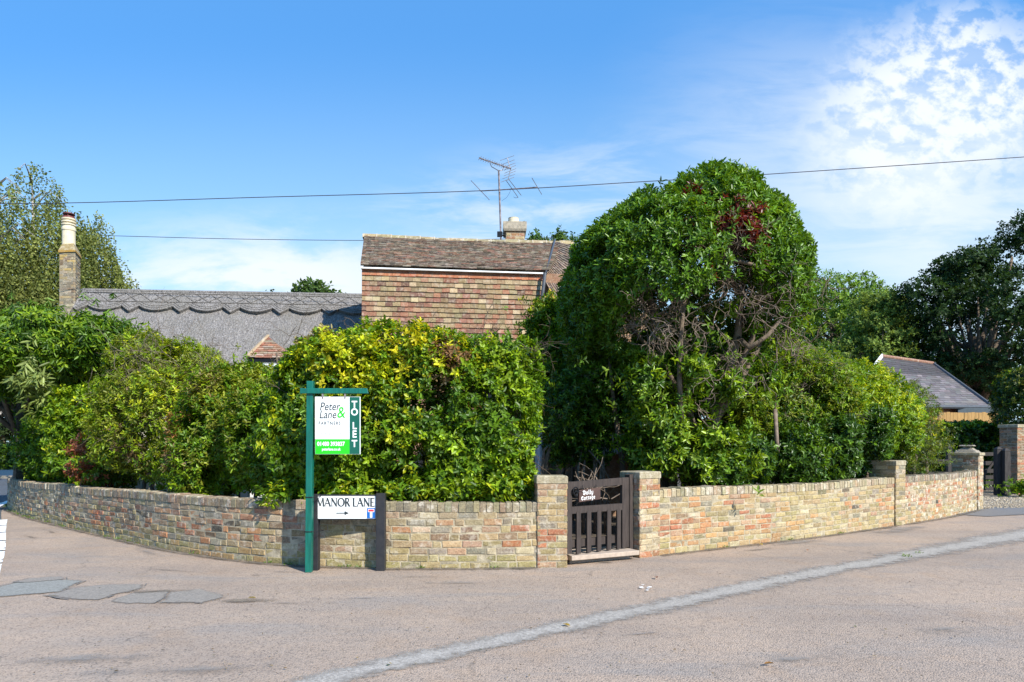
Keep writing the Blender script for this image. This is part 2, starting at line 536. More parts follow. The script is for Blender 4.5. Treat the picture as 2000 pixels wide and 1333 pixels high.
M['worn_white'] = edge_noise_mat('worn_pale_band', (0.46, 0.415, 0.365), (0.25, 0.22, 0.19), 0.42, 0.58, 0.14, 0.85, 11)
M['line_white'] = edge_noise_mat('chipped_white_road_paint', (0.86, 0.86, 0.84), (0.5, 0.48, 0.46), 0.60, 0.75, -0.12, 0.02, 7)
M['dark_stain'] = edge_noise_mat('damp_broken_tarmac', (0.16, 0.125, 0.09), (0.24, 0.19, 0.145), 0.4, 0.6, 0.25, 1.1, 5)
M['grey_wear'] = edge_noise_mat('grey_worn_tarmac', (0.295, 0.26, 0.23), (0.235, 0.205, 0.18), 0.45, 0.65, 0.35, 1.5, 3.5)
M['grit'] = edge_noise_mat('wall_foot_dirt', (0.20, 0.165, 0.125), (0.10, 0.085, 0.065), 0.4, 0.6, 0.35, 1.3, 6)


def gravel_mat():
    m, t, p, o = mat_new('beige_gravel')
    co = obj_co(t)
    vo = t.n('ShaderNodeTexVoronoi'); vo.inputs['Scale'].default_value = 34
    t.put(vo.inputs['Vector'], co)
    s = t.n('ShaderNodeSeparateColor'); t.put(s.inputs[0], vo.outputs['Color'])
    c = t.mix(s.outputs[0], (0.20, 0.15, 0.10), (0.52, 0.43, 0.31))
    c = t.mix(t.ramp(vo.outputs['Distance'], 0.35, 0.7), c, (0.06, 0.05, 0.04))
    t.put(p.inputs['Base Color'], c)
    p.inputs['Roughness'].default_value = 0.85
    bump(t, p, t.m('MULTIPLY', vo.outputs['Distance'], -1.0), 1.0, 0.02)
    return m


M['gravel'] = gravel_mat()


def slate_mat():
    m, t, p, o = mat_new('grey_slate')
    at_ = t.n('ShaderNodeAttribute', attribute_name='Col')
    nz = t.noise(obj_co(t), 8, 5, 0.6)
    t.put(p.inputs['Base Color'], t.mix(t.ramp(nz, 0.3, 0.7, 0, 0.5), at_.outputs['Color'], (0.10, 0.085, 0.09)))
    p.inputs['Roughness'].default_value = 0.6
    bump(t, p, nz, 0.4, 0.01)
    return m


M['slate'] = slate_mat()

# ------------------------------------------------------------------ ground, roads, markings


def sheet(name, pts, z, mat, label=None):
    mb = MB()
    mb.face([(p[0], p[1], z) for p in pts])
    o = mb.build(name, mat)
    return tag(o, kind='structure')


def catmull(pts, step=0.1):
    pts = [np.array(p, float) for p in pts]
    P = [2 * pts[0] - pts[1]] + pts + [2 * pts[-1] - pts[-2]]
    o_ = []
    for i in range(1, len(P) - 2):
        n = max(2, int(np.linalg.norm(P[i + 1] - P[i]) / step))
        for k in range(n):
            t = k / n
            o_.append(0.5 * ((2 * P[i]) + (-P[i - 1] + P[i + 1]) * t + (2 * P[i - 1] - 5 * P[i] + 4 * P[i + 1] - P[i + 2]) * t * t + (-P[i - 1] + 3 * P[i] - 3 * P[i + 1] + P[i + 2]) * t ** 3))
    o_.append(pts[-1])
    return np.array(o_)


class Path:
    def __init__(self, pts, smooth=True):
        self.p = catmull(pts) if smooth else np.array(pts, float)
        d = np.linalg.norm(np.diff(self.p, axis=0), axis=1)
        self.s = np.concatenate([[0], np.cumsum(d)])
        self.L = self.s[-1]
    def pos(self, s):
        return Vector((np.interp(s, self.s, self.p[:, 0]), np.interp(s, self.s, self.p[:, 1]), 0))
    def tan(self, s):
        a = self.pos(max(0, s - 0.12)); b = self.pos(min(self.L, s + 0.12))
        return (b - a).normalized()
    def nor(self, s):     # to the right of the direction of travel = street side
        t = self.tan(s)
        return Vector((t.y, -t.x, 0))


W1 = [(-12.2, 22.5), (-12.35, 18.5), (-11.75, 16.0), (-9.95, 13.8), (-7.88, 11.9), (-5.89, 10.2), (-4.72, 9.22), (-3.69, 8.52), (-3.06, 8.17), (-2.42, 7.93), (-1.42, 7.76), (-0.69, 7.74), (-0.22, 7.76), (0.29, 7.80)]
path1 = Path(W1)
W2 = [(1.86, 8.66), (2.77, 9.24), (3.98, 9.98), (5.06, 10.7), (6.62, 11.83)]
path2 = Path(W2)
W3 = [(6.85, 12.02), (8.2, 13.05), (9.2, 13.95), (10.02, 14.72)]
path3 = Path(W3)

ground = sheet('ground', [(-600, -60), (600, -60), (600, 900), (-600, 900)], -0.012, simple('grass_field', (0.07, 0.11, 0.03), 0.95, 0.4, 0.5))
# lane surface, subdivided and very slightly uneven
nx, ny = 220, 130
gx = np.linspace(-45, 45, nx); gy = np.linspace(-12, 40, ny)
GX, GY = np.meshgrid(gx, gy)
GZ = np.zeros_like(GX)
Vv = np.stack([GX, GY, GZ], -1).reshape(-1, 3)
ii = (np.arange(ny - 1)[:, None] * nx + np.arange(nx - 1)[None, :]).ravel()
Ff = np.stack([ii, ii + 1, ii + nx + 1, ii + nx], 1)
tag(np_mesh('road', Vv, Ff, 4, None, M['lane']), kind='structure')

main_road = [(-3.0, 3.2), (-4.2, 5.3), (-5.35, 7.0), (-6.85, 9.2), (-8.75, 11.7), (-10.7, 14.3), (-12.3, 16.6), (-13.4, 19), (-14.6, 23), (-15.5, 27), (-16, 28.7), (-45, 28.7), (-45, 3.2)]
sheet('road', main_road, 0.004, M['asphalt'])
sheet('pavement', [(-45, 28.7), (-12, 28.7), (-12, 36), (-45, 36)], 0.10, M['pavement'])
kb = MB(); kb.box(-45, 28.58, 0.005, -12, 28.70, 0.12)
tag(kb.build('kerb', M['stone']), kind='structure')


def ribbon(name, pts, widths, z, mat, nseg=6, step=0.08):
    """marking ribbon; attribute Edge falls to 0 at its borders"""
    p = Path(pts)
    n = max(4, int(p.L / step))
    S = np.linspace(0, p.L, n)
    ws = np.interp(S, np.linspace(0, p.L, len(widths)), widths)
    v = []; e = []
    for s, w in zip(S, ws):
        c = p.pos(s); nn = p.nor(s)
        for k in range(nseg + 1):
            a = k / nseg * 2 - 1
            q = c + nn * (a * w / 2)
            v.append((q.x, q.y, z))
            e.append((1 - abs(a)) * 1.0)
    m = nseg + 1
    f = [(i * m + k, (i + 1) * m + k, (i + 1) * m + k + 1, i * m + k + 1) for i in range(n - 1) for k in range(nseg)]
    me = bpy.data.meshes.new(name)
    me.from_pydata(v, [], f)
    at_ = me.attributes.new('Edge', 'FLOAT', 'POINT')
    at_.data.foreach_set('value', np.array(e, dtype=np.float32))
    me.update()
    return link(name, me, mat)


def disc(name, cx, cy, rx, ry, rot, z, mat, power=1.0):
    v = [(cx, cy, z)]; e = [1.0]
    R, S = 6, 28
    for r in range(1, R + 1):
        for k in range(S):
            a = 2 * math.pi * k / S
            x = math.cos(a) * rx * r / R; y = math.sin(a) * ry * r / R
            v.append((cx + x * math.cos(rot) - y * math.sin(rot), cy + x * math.sin(rot) + y * math.cos(rot), z))
            e.append((1 - r / R) * power)
    f = [(0, 1 + k, 1 + (k + 1) % S) for k in range(S)]
    for r in range(1, R):
        for k in range(S):
            a = 1 + (r - 1) * S; b = 1 + r * S; k2 = (k + 1) % S
            f.append((a + k, b + k, b + k2, a + k2))
    me = bpy.data.meshes.new(name); me.from_pydata(v, [], f)
    at_ = me.attributes.new('Edge', 'FLOAT', 'POINT'); at_.data.foreach_set('value', np.array(e, dtype=np.float32))
    me.update()
    return tag(link(name, me, mat), kind='structure')


# pale worn band running along the lane
band = [gnd(px, py)[:2] for px, py in ((360, 1420), (620, 1333), (780, 1296), (1000, 1247), (1180, 1208), (1290, 1184), (1400, 1160), (1560, 1127), (1700, 1100), (1850, 1072), (2000, 1045), (2120, 1028))]
tag(ribbon('road_marking', band, [.40, .42, .45, .5, .56, .56, .62, .72, .85, 1.05, 1.25, 1.35], 0.008, M['worn_white']), kind='structure')
tag(ribbon('road', band, [.6, .6, .65, .7, .8, .8, .9, 1.0, 1.2, 1.4, 1.6, 1.7], 0.004, M['grey_wear']), kind='structure')
# broken give way dashes at the junction with the main road
jl = Path([(-4.75, 6.0), (-5.32, 6.8), (-5.72, 7.36), (-6.95, 9.1), (-8.5, 11.2), (-9.8, 13.0)])
s = 0.1
while s < jl.L - 0.5:
    l_ = 1.05
    seg = [jl.pos(min(jl.L, s + q * l_)) for q in (0.0, 0.5, 1.0)]
    tag(ribbon('road_marking', [(q.x, q.y) for q in seg], [0.32, 0.32], 0.012, M['line_white'], nseg=8, step=0.05), kind='structure')
    s += l_ + .13
kl = [gnd(px, py)[:2] for px, py in ((-30, 1003), (0, 987), (16, 981), (30, 976))]
tag(ribbon('road_marking', kl, [0.16, 0.16], 0.012, M['line_white'], step=0.05), kind='structure')


M['patch_blue'] = edge_noise_mat('blue_grey_patch', (0.30, 0.295, 0.265), (0.20, 0.19, 0.17), 0.40, 0.60, 0.0, 0.8, 9)
M['patch_grey'] = edge_noise_mat('grey_patch', (0.31, 0.27, 0.23), (0.20, 0.175, 0.15), 0.40, 0.60, 0.0, 0.8, 9)
M['patch_dark'] = edge_noise_mat('dark_grey_patch', (0.18, 0.172, 0.168), (0.12, 0.115, 0.11), 0.42, 0.66, -0.15, 0.35, 9)


def patch(pix, mat, z=0.008, seam=True):
    pts = [gnd(px, py) for px, py in pix]
    pp = []
    for p, q in zip(pts, pts[1:] + pts[:1]):
        m_ = max(2, int((q - p).length / .1))
        pp += [((p.lerp(q, i / m_)).x, (p.lerp(q, i / m_)).y) for i in range(m_)]
    pp = np.array(pp)
    r = np.random.RandomState(len(pix) * 7 + abs(int(pix[0][0])))
    pp = pp + r.normal(0, 0.012, pp.shape)
    cen = pp.mean(axis=0)
    m_ = len(pp)
    ring = []
    for k_ in range(m_):
        d = cen - pp[k_]; L = np.linalg.norm(d)
        ring.append(pp[k_] + d / L * min(.10, L * .4))
    v = [(q[0], q[1], z) for q in pp] + [(q[0], q[1], z) for q in ring] + [(cen[0], cen[1], z)]
    f = [(k_, (k_ + 1) % m_, m_ + (k_ + 1) % m_, m_ + k_) for k_ in range(m_)] + [(m_ + k_, m_ + (k_ + 1) % m_, 2 * m_) for k_ in range(m_)]
    me = bpy.data.meshes.new('road'); me.from_pydata(v, [], f)
    at_ = me.attributes.new('Edge', 'FLOAT', 'POINT'); at_.data.foreach_set('value', np.array([0.0] * m_ + [1.3] * (m_ + 1), dtype=np.float32))
    me.update()
    tag(link('road', me, mat), kind='structure')
    if seam:
        mb = MB()
        for a, b in zip(pp, np.roll(pp, -1, axis=0)):
            d = b - a; L = np.linalg.norm(d)
            if L < 1e-4 or L > 0.6: continue
            n = np.array([d[1], -d[0]]) / L * max(0.0004, r.normal(0.002, 0.005))
            mb.face([(a[0] - n[0], a[1] - n[1], z + .003), (a[0] + n[0], a[1] + n[1], z + .003), (b[0] + n[0], b[1] + n[1], z + .003), (b[0] - n[0], b[1] - n[1], z + .003)])
        tag(mb.build('road', M['tar_seam']), kind='structure')


patch([(-60, 1170), (0, 1146), (40, 1136), (130, 1133), (165, 1136), (120, 1158), (0, 1168)], M['patch_blue'], 0.0082)
patch([(28, 1140), (58, 1131), (124, 1127), (130, 1134), (60, 1140)], M['patch_grey'], 0.0122)
patch([(84, 1165), (140, 1150), (200, 1143), (292, 1141), (268, 1155), (222, 1164), (190, 1175), (130, 1173)], M['patch_grey'], 0.0085)
patch([(205, 1176), (268, 1157), (336, 1152), (326, 1170), (300, 1182), (240, 1182)], M['patch_grey'], 0.0061, False)
patch([(305, 1180), (332, 1158), (390, 1151), (425, 1158), (444, 1168), (400, 1180)], M['patch_grey'], 0.0088)
patch([(1850, 998), (1911, 990), (2000, 987), (2200, 985), (2200, 1010), (2000, 1006), (1930, 1010), (1870, 1006)], M['patch_dark'], 0.0091)
for (px, py, rx, ry, rot, mt, pw) in ((470, 1175, .42, .14, 0.1, 'dark_stain', 1.1), (300, 1157, .5, .1, 0.1, 'dark_stain', .8),
                                      (560, 1180, .6, .12, 0.0, 'dark_stain', .5), (900, 1140, 1.0, .16, 0, 'grey_wear', .8), (560, 1118, .8, .12, -.15, 'grey_wear', .9),
                                      (500, 1125, .5, .1, 0, 'dark_stain', .5), (1180, 1100, .8, .16, .25, 'dark_stain', .6), (1330, 1080, .7, .13, .5, 'grey_wear', 1),
                                      (1560, 1060, 1.1, .25, .6, 'grey_wear', 1.2), (1760, 1035, 1.6, .35, .7, 'grey_wear', 1.2), (1820, 1012, 1.4, .3, .7, 'dark_stain', .5),
                                      (290, 1080, 1.2, .2, -.8, 'grey_wear', .8), (100, 1040, 1.5, .2, -.8, 'dark_stain', .45), (60, 1050, .8, .15, -.7, 'dark_stain', .6),
                                      (150, 1290, 1.0, .22, 0.1, 'grey_wear', .9), (380, 1310, 1.3, .2, 0.1, 'grey_wear', .9), (1550, 1290, 1.3, .3, .2, 'grey_wear', .7),
                                      (1850, 1230, 1.1, .3, .3, 'grey_wear', .7), (700, 1170, 1.3, .14, 0.05, 'grey_wear', .55), (1250, 1240, 1.0, .15, .3, 'grey_wear', .5),
                                      (330, 1115, .9, .07, -.3, 'dark_stain', .5), (820, 1128, .7, .05, 0, 'dark_stain', .7), (1480, 1075, .5, .1, .5, 'dark_stain', .8)):
    g = gnd(px, py)
    disc('road', g.x, g.y, rx, ry, rot, 0.0102 + rs.rand() * 0.0025, M[mt], pw)
g = gnd(1262, 1150)
for k in range(8):
    disc('road_marking', g.x + rs.normal(0, .022), g.y + rs.normal(0, .06), .006 + rs.rand() * .012, .008 + rs.rand() * .022, rs.rand() * 3, 0.0135 + k * 0.0002, M['line_white'], 0.75)

# dirt and moss at the foot of the walls
for pth in (path1, path2, path3):
    pts = []
    for s in np.linspace(0, pth.L, 40):
        q = pth.pos(s) + pth.nor(s) * 0.07
        pts.append((q.x, q.y))
    tag(ribbon('road', pts, [0.26] * 3, 0.0155, M['grit'], step=0.12), kind='structure')

# gravel of the drive at the right
sheet('gravel_drive', [(10.2, 14.85), (10.9, 15.35), (13.0, 15.6), (17, 15.8), (40, 17), (40, 33), (13, 33), (11.3, 19), (10.5, 16.5)], 0.014, M['gravel'])
n = 2600
gp = np.stack([rs.uniform(10.2, 13.6, n), rs.uniform(14.9, 18.5, n), np.full(n, 0.014)], 1)
gp = gp[(gp[:, 1] > 14.9 + (gp[:, 0] - 10.2) * 0.2) & (gp[:, 0] > 10.2 + (gp[:, 1] - 14.9) * 0.28)]
base = np.array([(-1, -1, 0), (1, -1, 0), (1, 1, 0), (-1, 1, 0), (-.5, -.6, 1), (.6, -.5, 1), (.5, .6, 1), (-.6, .5, 1)], float)
n = len(gp)
sz = rs.uniform(.008, .02, (n, 1, 3)); sz[:, :, 2] *= .7
gv = gp[:, None, :] + base[None] * sz
fb = np.array([(4, 5, 6, 7), (0, 1, 5, 4), (1, 2, 6, 5), (2, 3, 7, 6), (3, 0, 4, 7)])
gf = (np.arange(n)[:, None, None] * 8 + fb[None]).reshape(-1, 4)
gc = np.repeat(np.array((0.42, 0.34, 0.24)) * rs.uniform(.5, 1.35, (n, 1)), 5, axis=0)
tag(np_mesh('gravel', gv.reshape(-1, 3), gf, 4, gc, M['brick']), kind='stuff')

# garden soil behind the walls
soil = [(p[0], p[1]) for p in W1]
soil = [tuple((path1.pos(s) - path1.nor(s) * 0.12)[:2]) for s in np.linspace(0, path1.L, 50)]
soil += [(0.62, 8.0), (1.5, 8.5)] + [tuple((path2.pos(s) - path2.nor(s) * 0.12)[:2]) for s in np.linspace(0, path2.L, 20)] + [tuple((path3.pos(s) - path3.nor(s) * 0.12)[:2]) for s in np.linspace(0, path3.L, 10)]
soil += [(10.2, 15.2), (10.6, 18), (12, 40), (-12, 40)]
sheet('garden_soil', soil, 0.03, M['soil'])

# ------------------------------------------------------------------ brick walls
PAL = {
    'buff': (0.40, 0.30, 0.155), 'olive': (0.285, 0.235, 0.115), 'grey': (0.245, 0.215, 0.165), 'brown': (0.225, 0.15, 0.095),
    'dark': (0.10, 0.085, 0.065), 'red': (0.38, 0.145, 0.075), 'orange': (0.46, 0.22, 0.10), 'pink': (0.40, 0.255, 0.165),
    'pale': (0.49, 0.405, 0.27), 'black': (0.055, 0.052, 0.048)}


def pick(w):
    ks = list(w); tot = sum(w.values()); r = random.random() * tot
    for k in ks:
        r -= w[k]
        if r <= 0: return PAL[k]
    return PAL[ks[-1]]


def vary(c, a=0.12):
    g = 1 + random.gauss(0, a)
    return tuple(max(0.01, x * g * (1 + random.gauss(0, a * 0.25))) for x in c)


def brick(mb, a, b, n, z0, z1, c, outset=0.005, ch=0.006):
    """one brick: a->b along the face, n outward"""
    u = (b - a).normalized()
    j = lambda s=0.0035: random.gauss(0, s)
    Z = Vector((0, 0, 1))
    o = outset
    back = [a - n * .03 + Z * z0, b - n * .03 + Z * z0, b - n * .03 + Z * z1, a - n * .03 + Z * z1]
    mid = [a + n * (o - ch) + Z * (z0 + j()), b + n * (o - ch) + Z * (z0 + j()), b + n * (o - ch) + Z * (z1 + j()), a + n * (o - ch) + Z * (z1 + j())]
    cx = ch * random.uniform(.8, 2.2)
    fr = [a + u * (cx + abs(j())) + n * (o + j()) + Z * (z0 + cx), b - u * (cx + abs(j())) + n * (o + j()) + Z * (z0 + cx),
          b - u * (cx + abs(j())) + n * (o + j()) + Z * (z1 - cx), a + u * (cx + abs(j())) + n * (o + j()) + Z * (z1 - cx)]
    k = len(mb.v)
    mb.v.extend([tuple(q) for q in back + mid + fr])
    fs = []
    for i in range(4):
        i2 = (i + 1) % 4
        fs.append((k + i, k + i2, k + 4 + i2, k + 4 + i))
        fs.append((k + 4 + i, k + 4 + i2, k + 8 + i2, k + 8 + i))
    fs.append((k + 8, k + 9, k + 10, k + 11))
    mb.f.extend(fs); mb.c.extend([c] * len(fs)); mb.mi.extend([0] * len(fs))


def shade(c, f):
    return tuple(x * f for x in c)


def wall_run(pth, hfun, th, colfun, root, courses=9, cop=0.105, copcol=(0.31, 0.28, 0.21), header=lambda s: .8):
    Z = Vector((0, 0, 1))
    body = MB()
    S = np.linspace(0, pth.L, max(2, int(pth.L / 0.18)))
    for s0, s1 in zip(S[:-1], S[1:]):
        a, b = pth.pos(s0), pth.pos(s1); na, nb = pth.nor(s0), pth.nor(s1)
        h0, h1 = hfun(s0) - cop - .001, hfun(s1) - cop - .001
        body.hexa([a, b, b - nb * th, a - na * th, a + Z * h0, b + Z * h1, b - nb * th + Z * h1, a - na * th + Z * h0], skip=(0, 3, 5))
    ea, eb = pth.pos(0), pth.pos(pth.L); na, nb = pth.nor(0), pth.nor(pth.L)
    body.face([ea, ea + Z * (hfun(0) - cop), ea - na * th + Z * (hfun(0) - cop), ea - na * th])
    body.face([eb, eb - nb * th, eb - nb * th + Z * (hfun(pth.L) - cop), eb + Z * (hfun(pth.L) - cop)])
    body.build('mortar', M['mortar'], root)
    mb = MB()
    for k in range(courses):
        s = -0.02 if k % 2 else -0.13
        hd = (k % 2 == 0)
        while s < pth.L:
            L = (0.102 if hd else 0.212) * random.uniform(0.96, 1.04)
            a_, b_ = max(0, s), min(pth.L, s + L)
            if b_ - a_ > 0.03:
                sm = (a_ + b_) / 2
                H = hfun(sm) - cop
                ch = H / courses
                g = 0.0045 + random.uniform(-.0025, .003)
                wob = 0.007 * math.sin(sm * 1.7 + k * .4) + random.gauss(0, .0015)
                z0 = k * ch + g + wob; z1 = (k + 1) * ch - g + wob
                if k == 0: z0 = 0.0
                c, bl = colfun(sm, (k + .5) / courses)
                brick(mb, pth.pos(a_), pth.pos(b_), pth.nor(sm), z0, z1, (*c, bl), outset=random.uniform(0.002, 0.009))
            s += L + random.uniform(.007, .013)
            hd = (random.random() < header(s)) if not hd else False
    mb.build('brickwork', M['brick'], root)
    cp = MB()
    s = 0.0
    while s < pth.L - 0.03:
        w = random.uniform(0.062, 0.074)
        a, b = pth.pos(s), pth.pos(min(pth.L, s + w)); n = pth.nor(s)
        H0 = hfun(s) - cop; H1 = H0 + cop + random.gauss(0, 0.004)
        o = 0.012 + random.gauss(0, .003)
        c, bl = colfun(s, 1.1)
        c = tuple(0.35 * x + 0.65 * y for x, y in zip(c, copcol)); c = vary(c, .14)
        q = 0.012
        b0 = [a + n * o, b + n * o, b - n * (th + o), a - n * (th + o)]
        u = (b - a).normalized()
        t0 = [a + u * .004 + n * (o - q), b - u * .004 + n * (o - q), b - u * .004 - n * (th + o - q), a + u * .004 - n * (th + o - q)]
        kx = len(cp.v)
        cp.v.extend([tuple(p + Z * H0) for p in b0] + [tuple(p + Z * (H1 - q)) for p in b0] + [tuple(p + Z * H1) for p in t0])
        fs = []
        for i in range(4):
            i2 = (i + 1) % 4
            fs.append((kx + i, kx + i2, kx + 4 + i2, kx + 4 + i)); fs.append((kx + 4 + i, kx + 4 + i2, kx + 8 + i2, kx + 8 + i))
        fs.append((kx + 8, kx + 9, kx + 10, kx + 11)); fs.append((kx + 3, kx + 2, kx + 1, kx))
        cp.f.extend(fs); cp.c.extend([(*c, 0.75)] * len(fs)); cp.mi.extend([0] * len(fs))
        s += w + 0.009
    # mortar bed between the coping bricks
    for s0, s1 in zip(S[:-1], S[1:]):
        a, b = pth.pos(s0), pth.pos(s1); na, nb = pth.nor(s0), pth.nor(s1)
        H = hfun(s0) - cop; Hb = hfun(s1) - cop
        o = 0.004
        cp.hexa([a + na * o + Z * H, b + nb * o + Z * Hb, b - nb * (th) + Z * Hb, a - na * (th) + Z * H,
                 a + na * o + Z * (H + cop - .01), b + nb * o + Z * (Hb + cop - .01), b - nb * th + Z * (Hb + cop - .01), a - na * th + Z * (H + cop - .01)], (0.27, 0.245, 0.2, 0.3), skip=(0, 3, 5))
    cp.build('coping', M['brick'], root)


def colf1(s, t):
    f = s / path1.L
    w = {'buff': .30, 'olive': .32, 'grey': .28, 'brown': .26, 'dark': .12, 'red': .15, 'orange': .08, 'pale': .05, 'pink': .10, 'black': .02}
    if f < 0.55:
        w.update({'grey': .5, 'dark': .22, 'red': .08, 'pale': .12, 'buff': .12, 'black': .05, 'brown': .3})
    if f > 0.85:
        w.update({'buff': .6, 'pale': .12, 'dark': .06, 'pink': .22, 'olive': .42, 'red': .08, 'grey': .2})
    if 0.62 < f < 0.85: w.update({'red': .38, 'orange': .22, 'dark': .16})
    c = vary(pick(w), .13)
    if t < 0.3: c = tuple(a * .55 + b * .45 for a, b in zip(c, (0.36, 0.33, 0.12)))
    if t > 0.8 and t < 1: c = tuple(a * .7 + b * .3 for a, b in zip(c, (0.27, 0.24, 0.19)))
    return c, (1.0 if f < .6 else 0.6) * random.uniform(.5, 1)


def colf2(s, t):
    f = s / path2.L
    w = {'buff': .75, 'olive': .25, 'grey': .12, 'brown': .08, 'dark': .03, 'red': .12, 'orange': .16, 'pale': .35, 'pink': .3, 'black': .01}
    if f < 0.42 and t < .75: w.update({'red': .65, 'orange': .4, 'pink': .5, 'buff': .4})
    c = vary(pick(w), .1)
    if t < 0.3 or .4 < f < .7: c = tuple(a * .7 + b * .3 for a, b in zip(c, (0.46, 0.41, 0.17)))
    return c, 0.4 * random.uniform(.4, 1)


def colf3(s, t):
    w = {'buff': .35, 'olive': .2, 'grey': .15, 'brown': .12, 'dark': .03, 'red': .35, 'orange': .2, 'pale': .25, 'pink': .5, 'black': .01}
    c = vary(pick(w), .12)
    if t < 0.3: c = tuple(a * .7 + b * .3 for a, b in zip(c, (0.46, 0.41, 0.17)))
    return c, 1.3 * random.uniform(.6, 1)


def pillar(name, root, o, u, n, w, d, h, colfun, cap=0.085, capmat='stone', capout=0.012):
    """brick pier, o = near left corner, u along the front, n street side"""
    Z = Vector((0, 0, 1))
    mb = MB()
    hh = h - cap
    # core
    q = [o, o + u * w, o + u * w - n * d, o - n * d]
    mb.hexa([p for p in q] + [p + Z * hh for p in q], (0.38, 0.33, 0.25, .3), skip=(0,))
    nc = round(hh / 0.075)
    ch = hh / nc
    sides = [(q[0], q[1], n), (q[1], q[2], u), (q[2], q[3], -n), (q[3], q[0], -u)]
    for k in range(nc):
        for a, b, nn in sides:
            L = (b - a).length; uu = (b - a).normalized()
            off = 0.11 if k % 2 else 0.215
            s = 0.0; first = True
            while s < L - 0.02:
                l = min(off if first else 0.215, L - s)
                if L - s - l < 0.05: l = L - s
                first = False
                c, bl = colfun(0, (k + .5) / nc)
                ea = -0.004 if s == 0 else 0.0045
                eb = -0.004 if s + l >= L - .001 else 0.0045
                brick(mb, a + uu * (s + ea), a + uu * (s + l - eb), nn, k * ch + .0045, (k + 1) * ch - .0045, (*c, bl), outset=random.uniform(.004, .008))
                s += l
    pl = mb.build(name, M['brick'], root)
    cb = MB()
    e = capout
    r = [o - u * e + n * e, o + u * (w + e) + n * e, o + u * (w + e) - n * (d + e), o - u * e - n * (d + e)]
    bv = 0.012
    cen = (r[0] + r[2]) / 2
    r2 = [p + (cen - p).normalized() * bv * 1.4 for p in r]
    kx = 0
    cb.v = [tuple(p + Z * (hh)) for p in r] + [tuple(p + Z * (h - bv)) for p in r] + [tuple(p + Z * (h + random.gauss(0, .002))) for p in r2]
    for i in range(4):
        i2 = (i + 1) % 4
        cb.f += [(i, i2, 4 + i2, 4 + i), (4 + i, 4 + i2, 8 + i2, 8 + i)]
    cb.f += [(8, 9, 10, 11), (3, 2, 1, 0)]
    cb.c = [(0.36, 0.32, 0.22, .5)] * len(cb.f); cb.mi = [0] * len(cb.f)
    cb.build('cap', M['brick'], pl if root is not None else None)
    return pl


def h1(s):
    f = s / path1.L
    return 0.655 + 0.10 * min(1, max(0, (f - 0.3) / 0.5)) + 0.01 * math.sin(s * 1.7)


def h2(s):
    return 0.83 + 0.012 * math.sin(s * 1.3 + 1)


def h3(s):
    return 0.84 + 0.008 * math.sin(s * 2)


gw1 = thing('garden_wall', (-3.0, 8.2, 0), 'long curved weathered brick wall left of the small wooden gate, with lime-streaked grey bricks', 'wall', 'garden walls round the corner plot')
wall_run(path1, h1, 0.21, colf1, gw1, courses=8, header=lambda s: .85 if s < path1.L * .6 else .22, copcol=(0.22, 0.20, 0.155))
t1 = path1.tan(path1.L); n1 = Vector((t1.y, -t1.x, 0))
pillar('pillar', gw1, path1.pos(path1.L) + n1 * 0.02 + t1 * .001, t1, n1, 0.335, 0.30, 1.05, lambda s, t: (vary(pick({'buff': .4, 'red': .22, 'pink': .3, 'olive': .2, 'grey': .15, 'pale': .1}), .1), .5))
gw2 = thing('garden_wall', (4.0, 10.0, 0), 'straight buff and orange brick wall right of the small wooden gate, with spalled bricks', 'wall', 'garden walls round the corner plot')
wall_run(path2, h2, 0.21, colf2, gw2, courses=10, header=lambda s: .35, copcol=(0.36, 0.33, 0.23))
t2 = path2.tan(0.2); n2 = Vector((t2.y, -t2.x, 0))
p0 = path2.pos(0)
pillar('pillar', gw2, p0 - t2 * 0.342 + n2 * 0.02, t2, n2, 0.34, 0.34, 1.07, lambda s, t: (vary(pick({'buff': .4, 'red': .2, 'pink': .4, 'grey': .25, 'pale': .3, 'orange': .1}), .1), .5))
t2b = path2.tan(path2.L - .1); n2b = Vector((t2b.y, -t2b.x, 0))
pillar('pillar', gw2, path2.pos(path2.L) + n2b * 0.03 + t2b * .001, t2b, n2b, 0.34, 0.46, 1.135, lambda s, t: (vary(pick({'buff': .6, 'olive': .4, 'pale': .2, 'grey': .2}), .1), .35))
gw3 = thing('garden_wall', (8.4, 13.3, 0), 'short pinkish brick wall with white lime bloom leading to the drive entrance', 'wall', 'garden walls round the corner plot')
W3b = Path([tuple((path2.pos(path2.L) + t2b * 0.345)[:2]), (7.9, 12.85), (9.1, 13.9), (10.02, 14.72)])
wall_run(W3b, h3, 0.21, colf3, gw3, courses=10, copcol=(0.20, 0.19, 0.16))
t3 = W3b.tan(W3b.L - .1); n3 = Vector((t3.y, -t3.x, 0))
o3 = W3b.pos(W3b.L) + n3 * 0.03 + t3 * .001
pc = lambda s, t: (vary(pick({'buff': .4, 'red': .2, 'pink': .4, 'pale': .4, 'grey': .3}), .1), 1.0)
pl3 = pillar('pillar', gw3, o3, t3, n3, 0.36, 0.50, 1.24, pc, cap=0.06, capout=0.03)
cb = MB()
cc = o3 + t3 * .18 - n3 * .25
for (r, z0, z1, r2) in ((.17, 1.24, 1.29, .14), (.12, 1.29, 1.34, .08), (.055, 1.34, 1.38, .05), (.11, 1.38, 1.405, .09)):
    b4 = [cc + (t3 * sx * r + n3 * sy * r * 1.25) for sx, sy in ((-1, 1), (1, 1), (1, -1), (-1, -1))]
    t4 = [cc + (t3 * sx * r2 + n3 * sy * r2 * 1.25) for sx, sy in ((-1, 1), (1, 1), (1, -1), (-1, -1))]
    cb.hexa([p + Vector((0, 0, z0)) for p in b4] + [p + Vector((0, 0, z1)) for p in t4], (0.27, 0.25, 0.22, .4))
cb.build('finial', M['brick'], pl3)

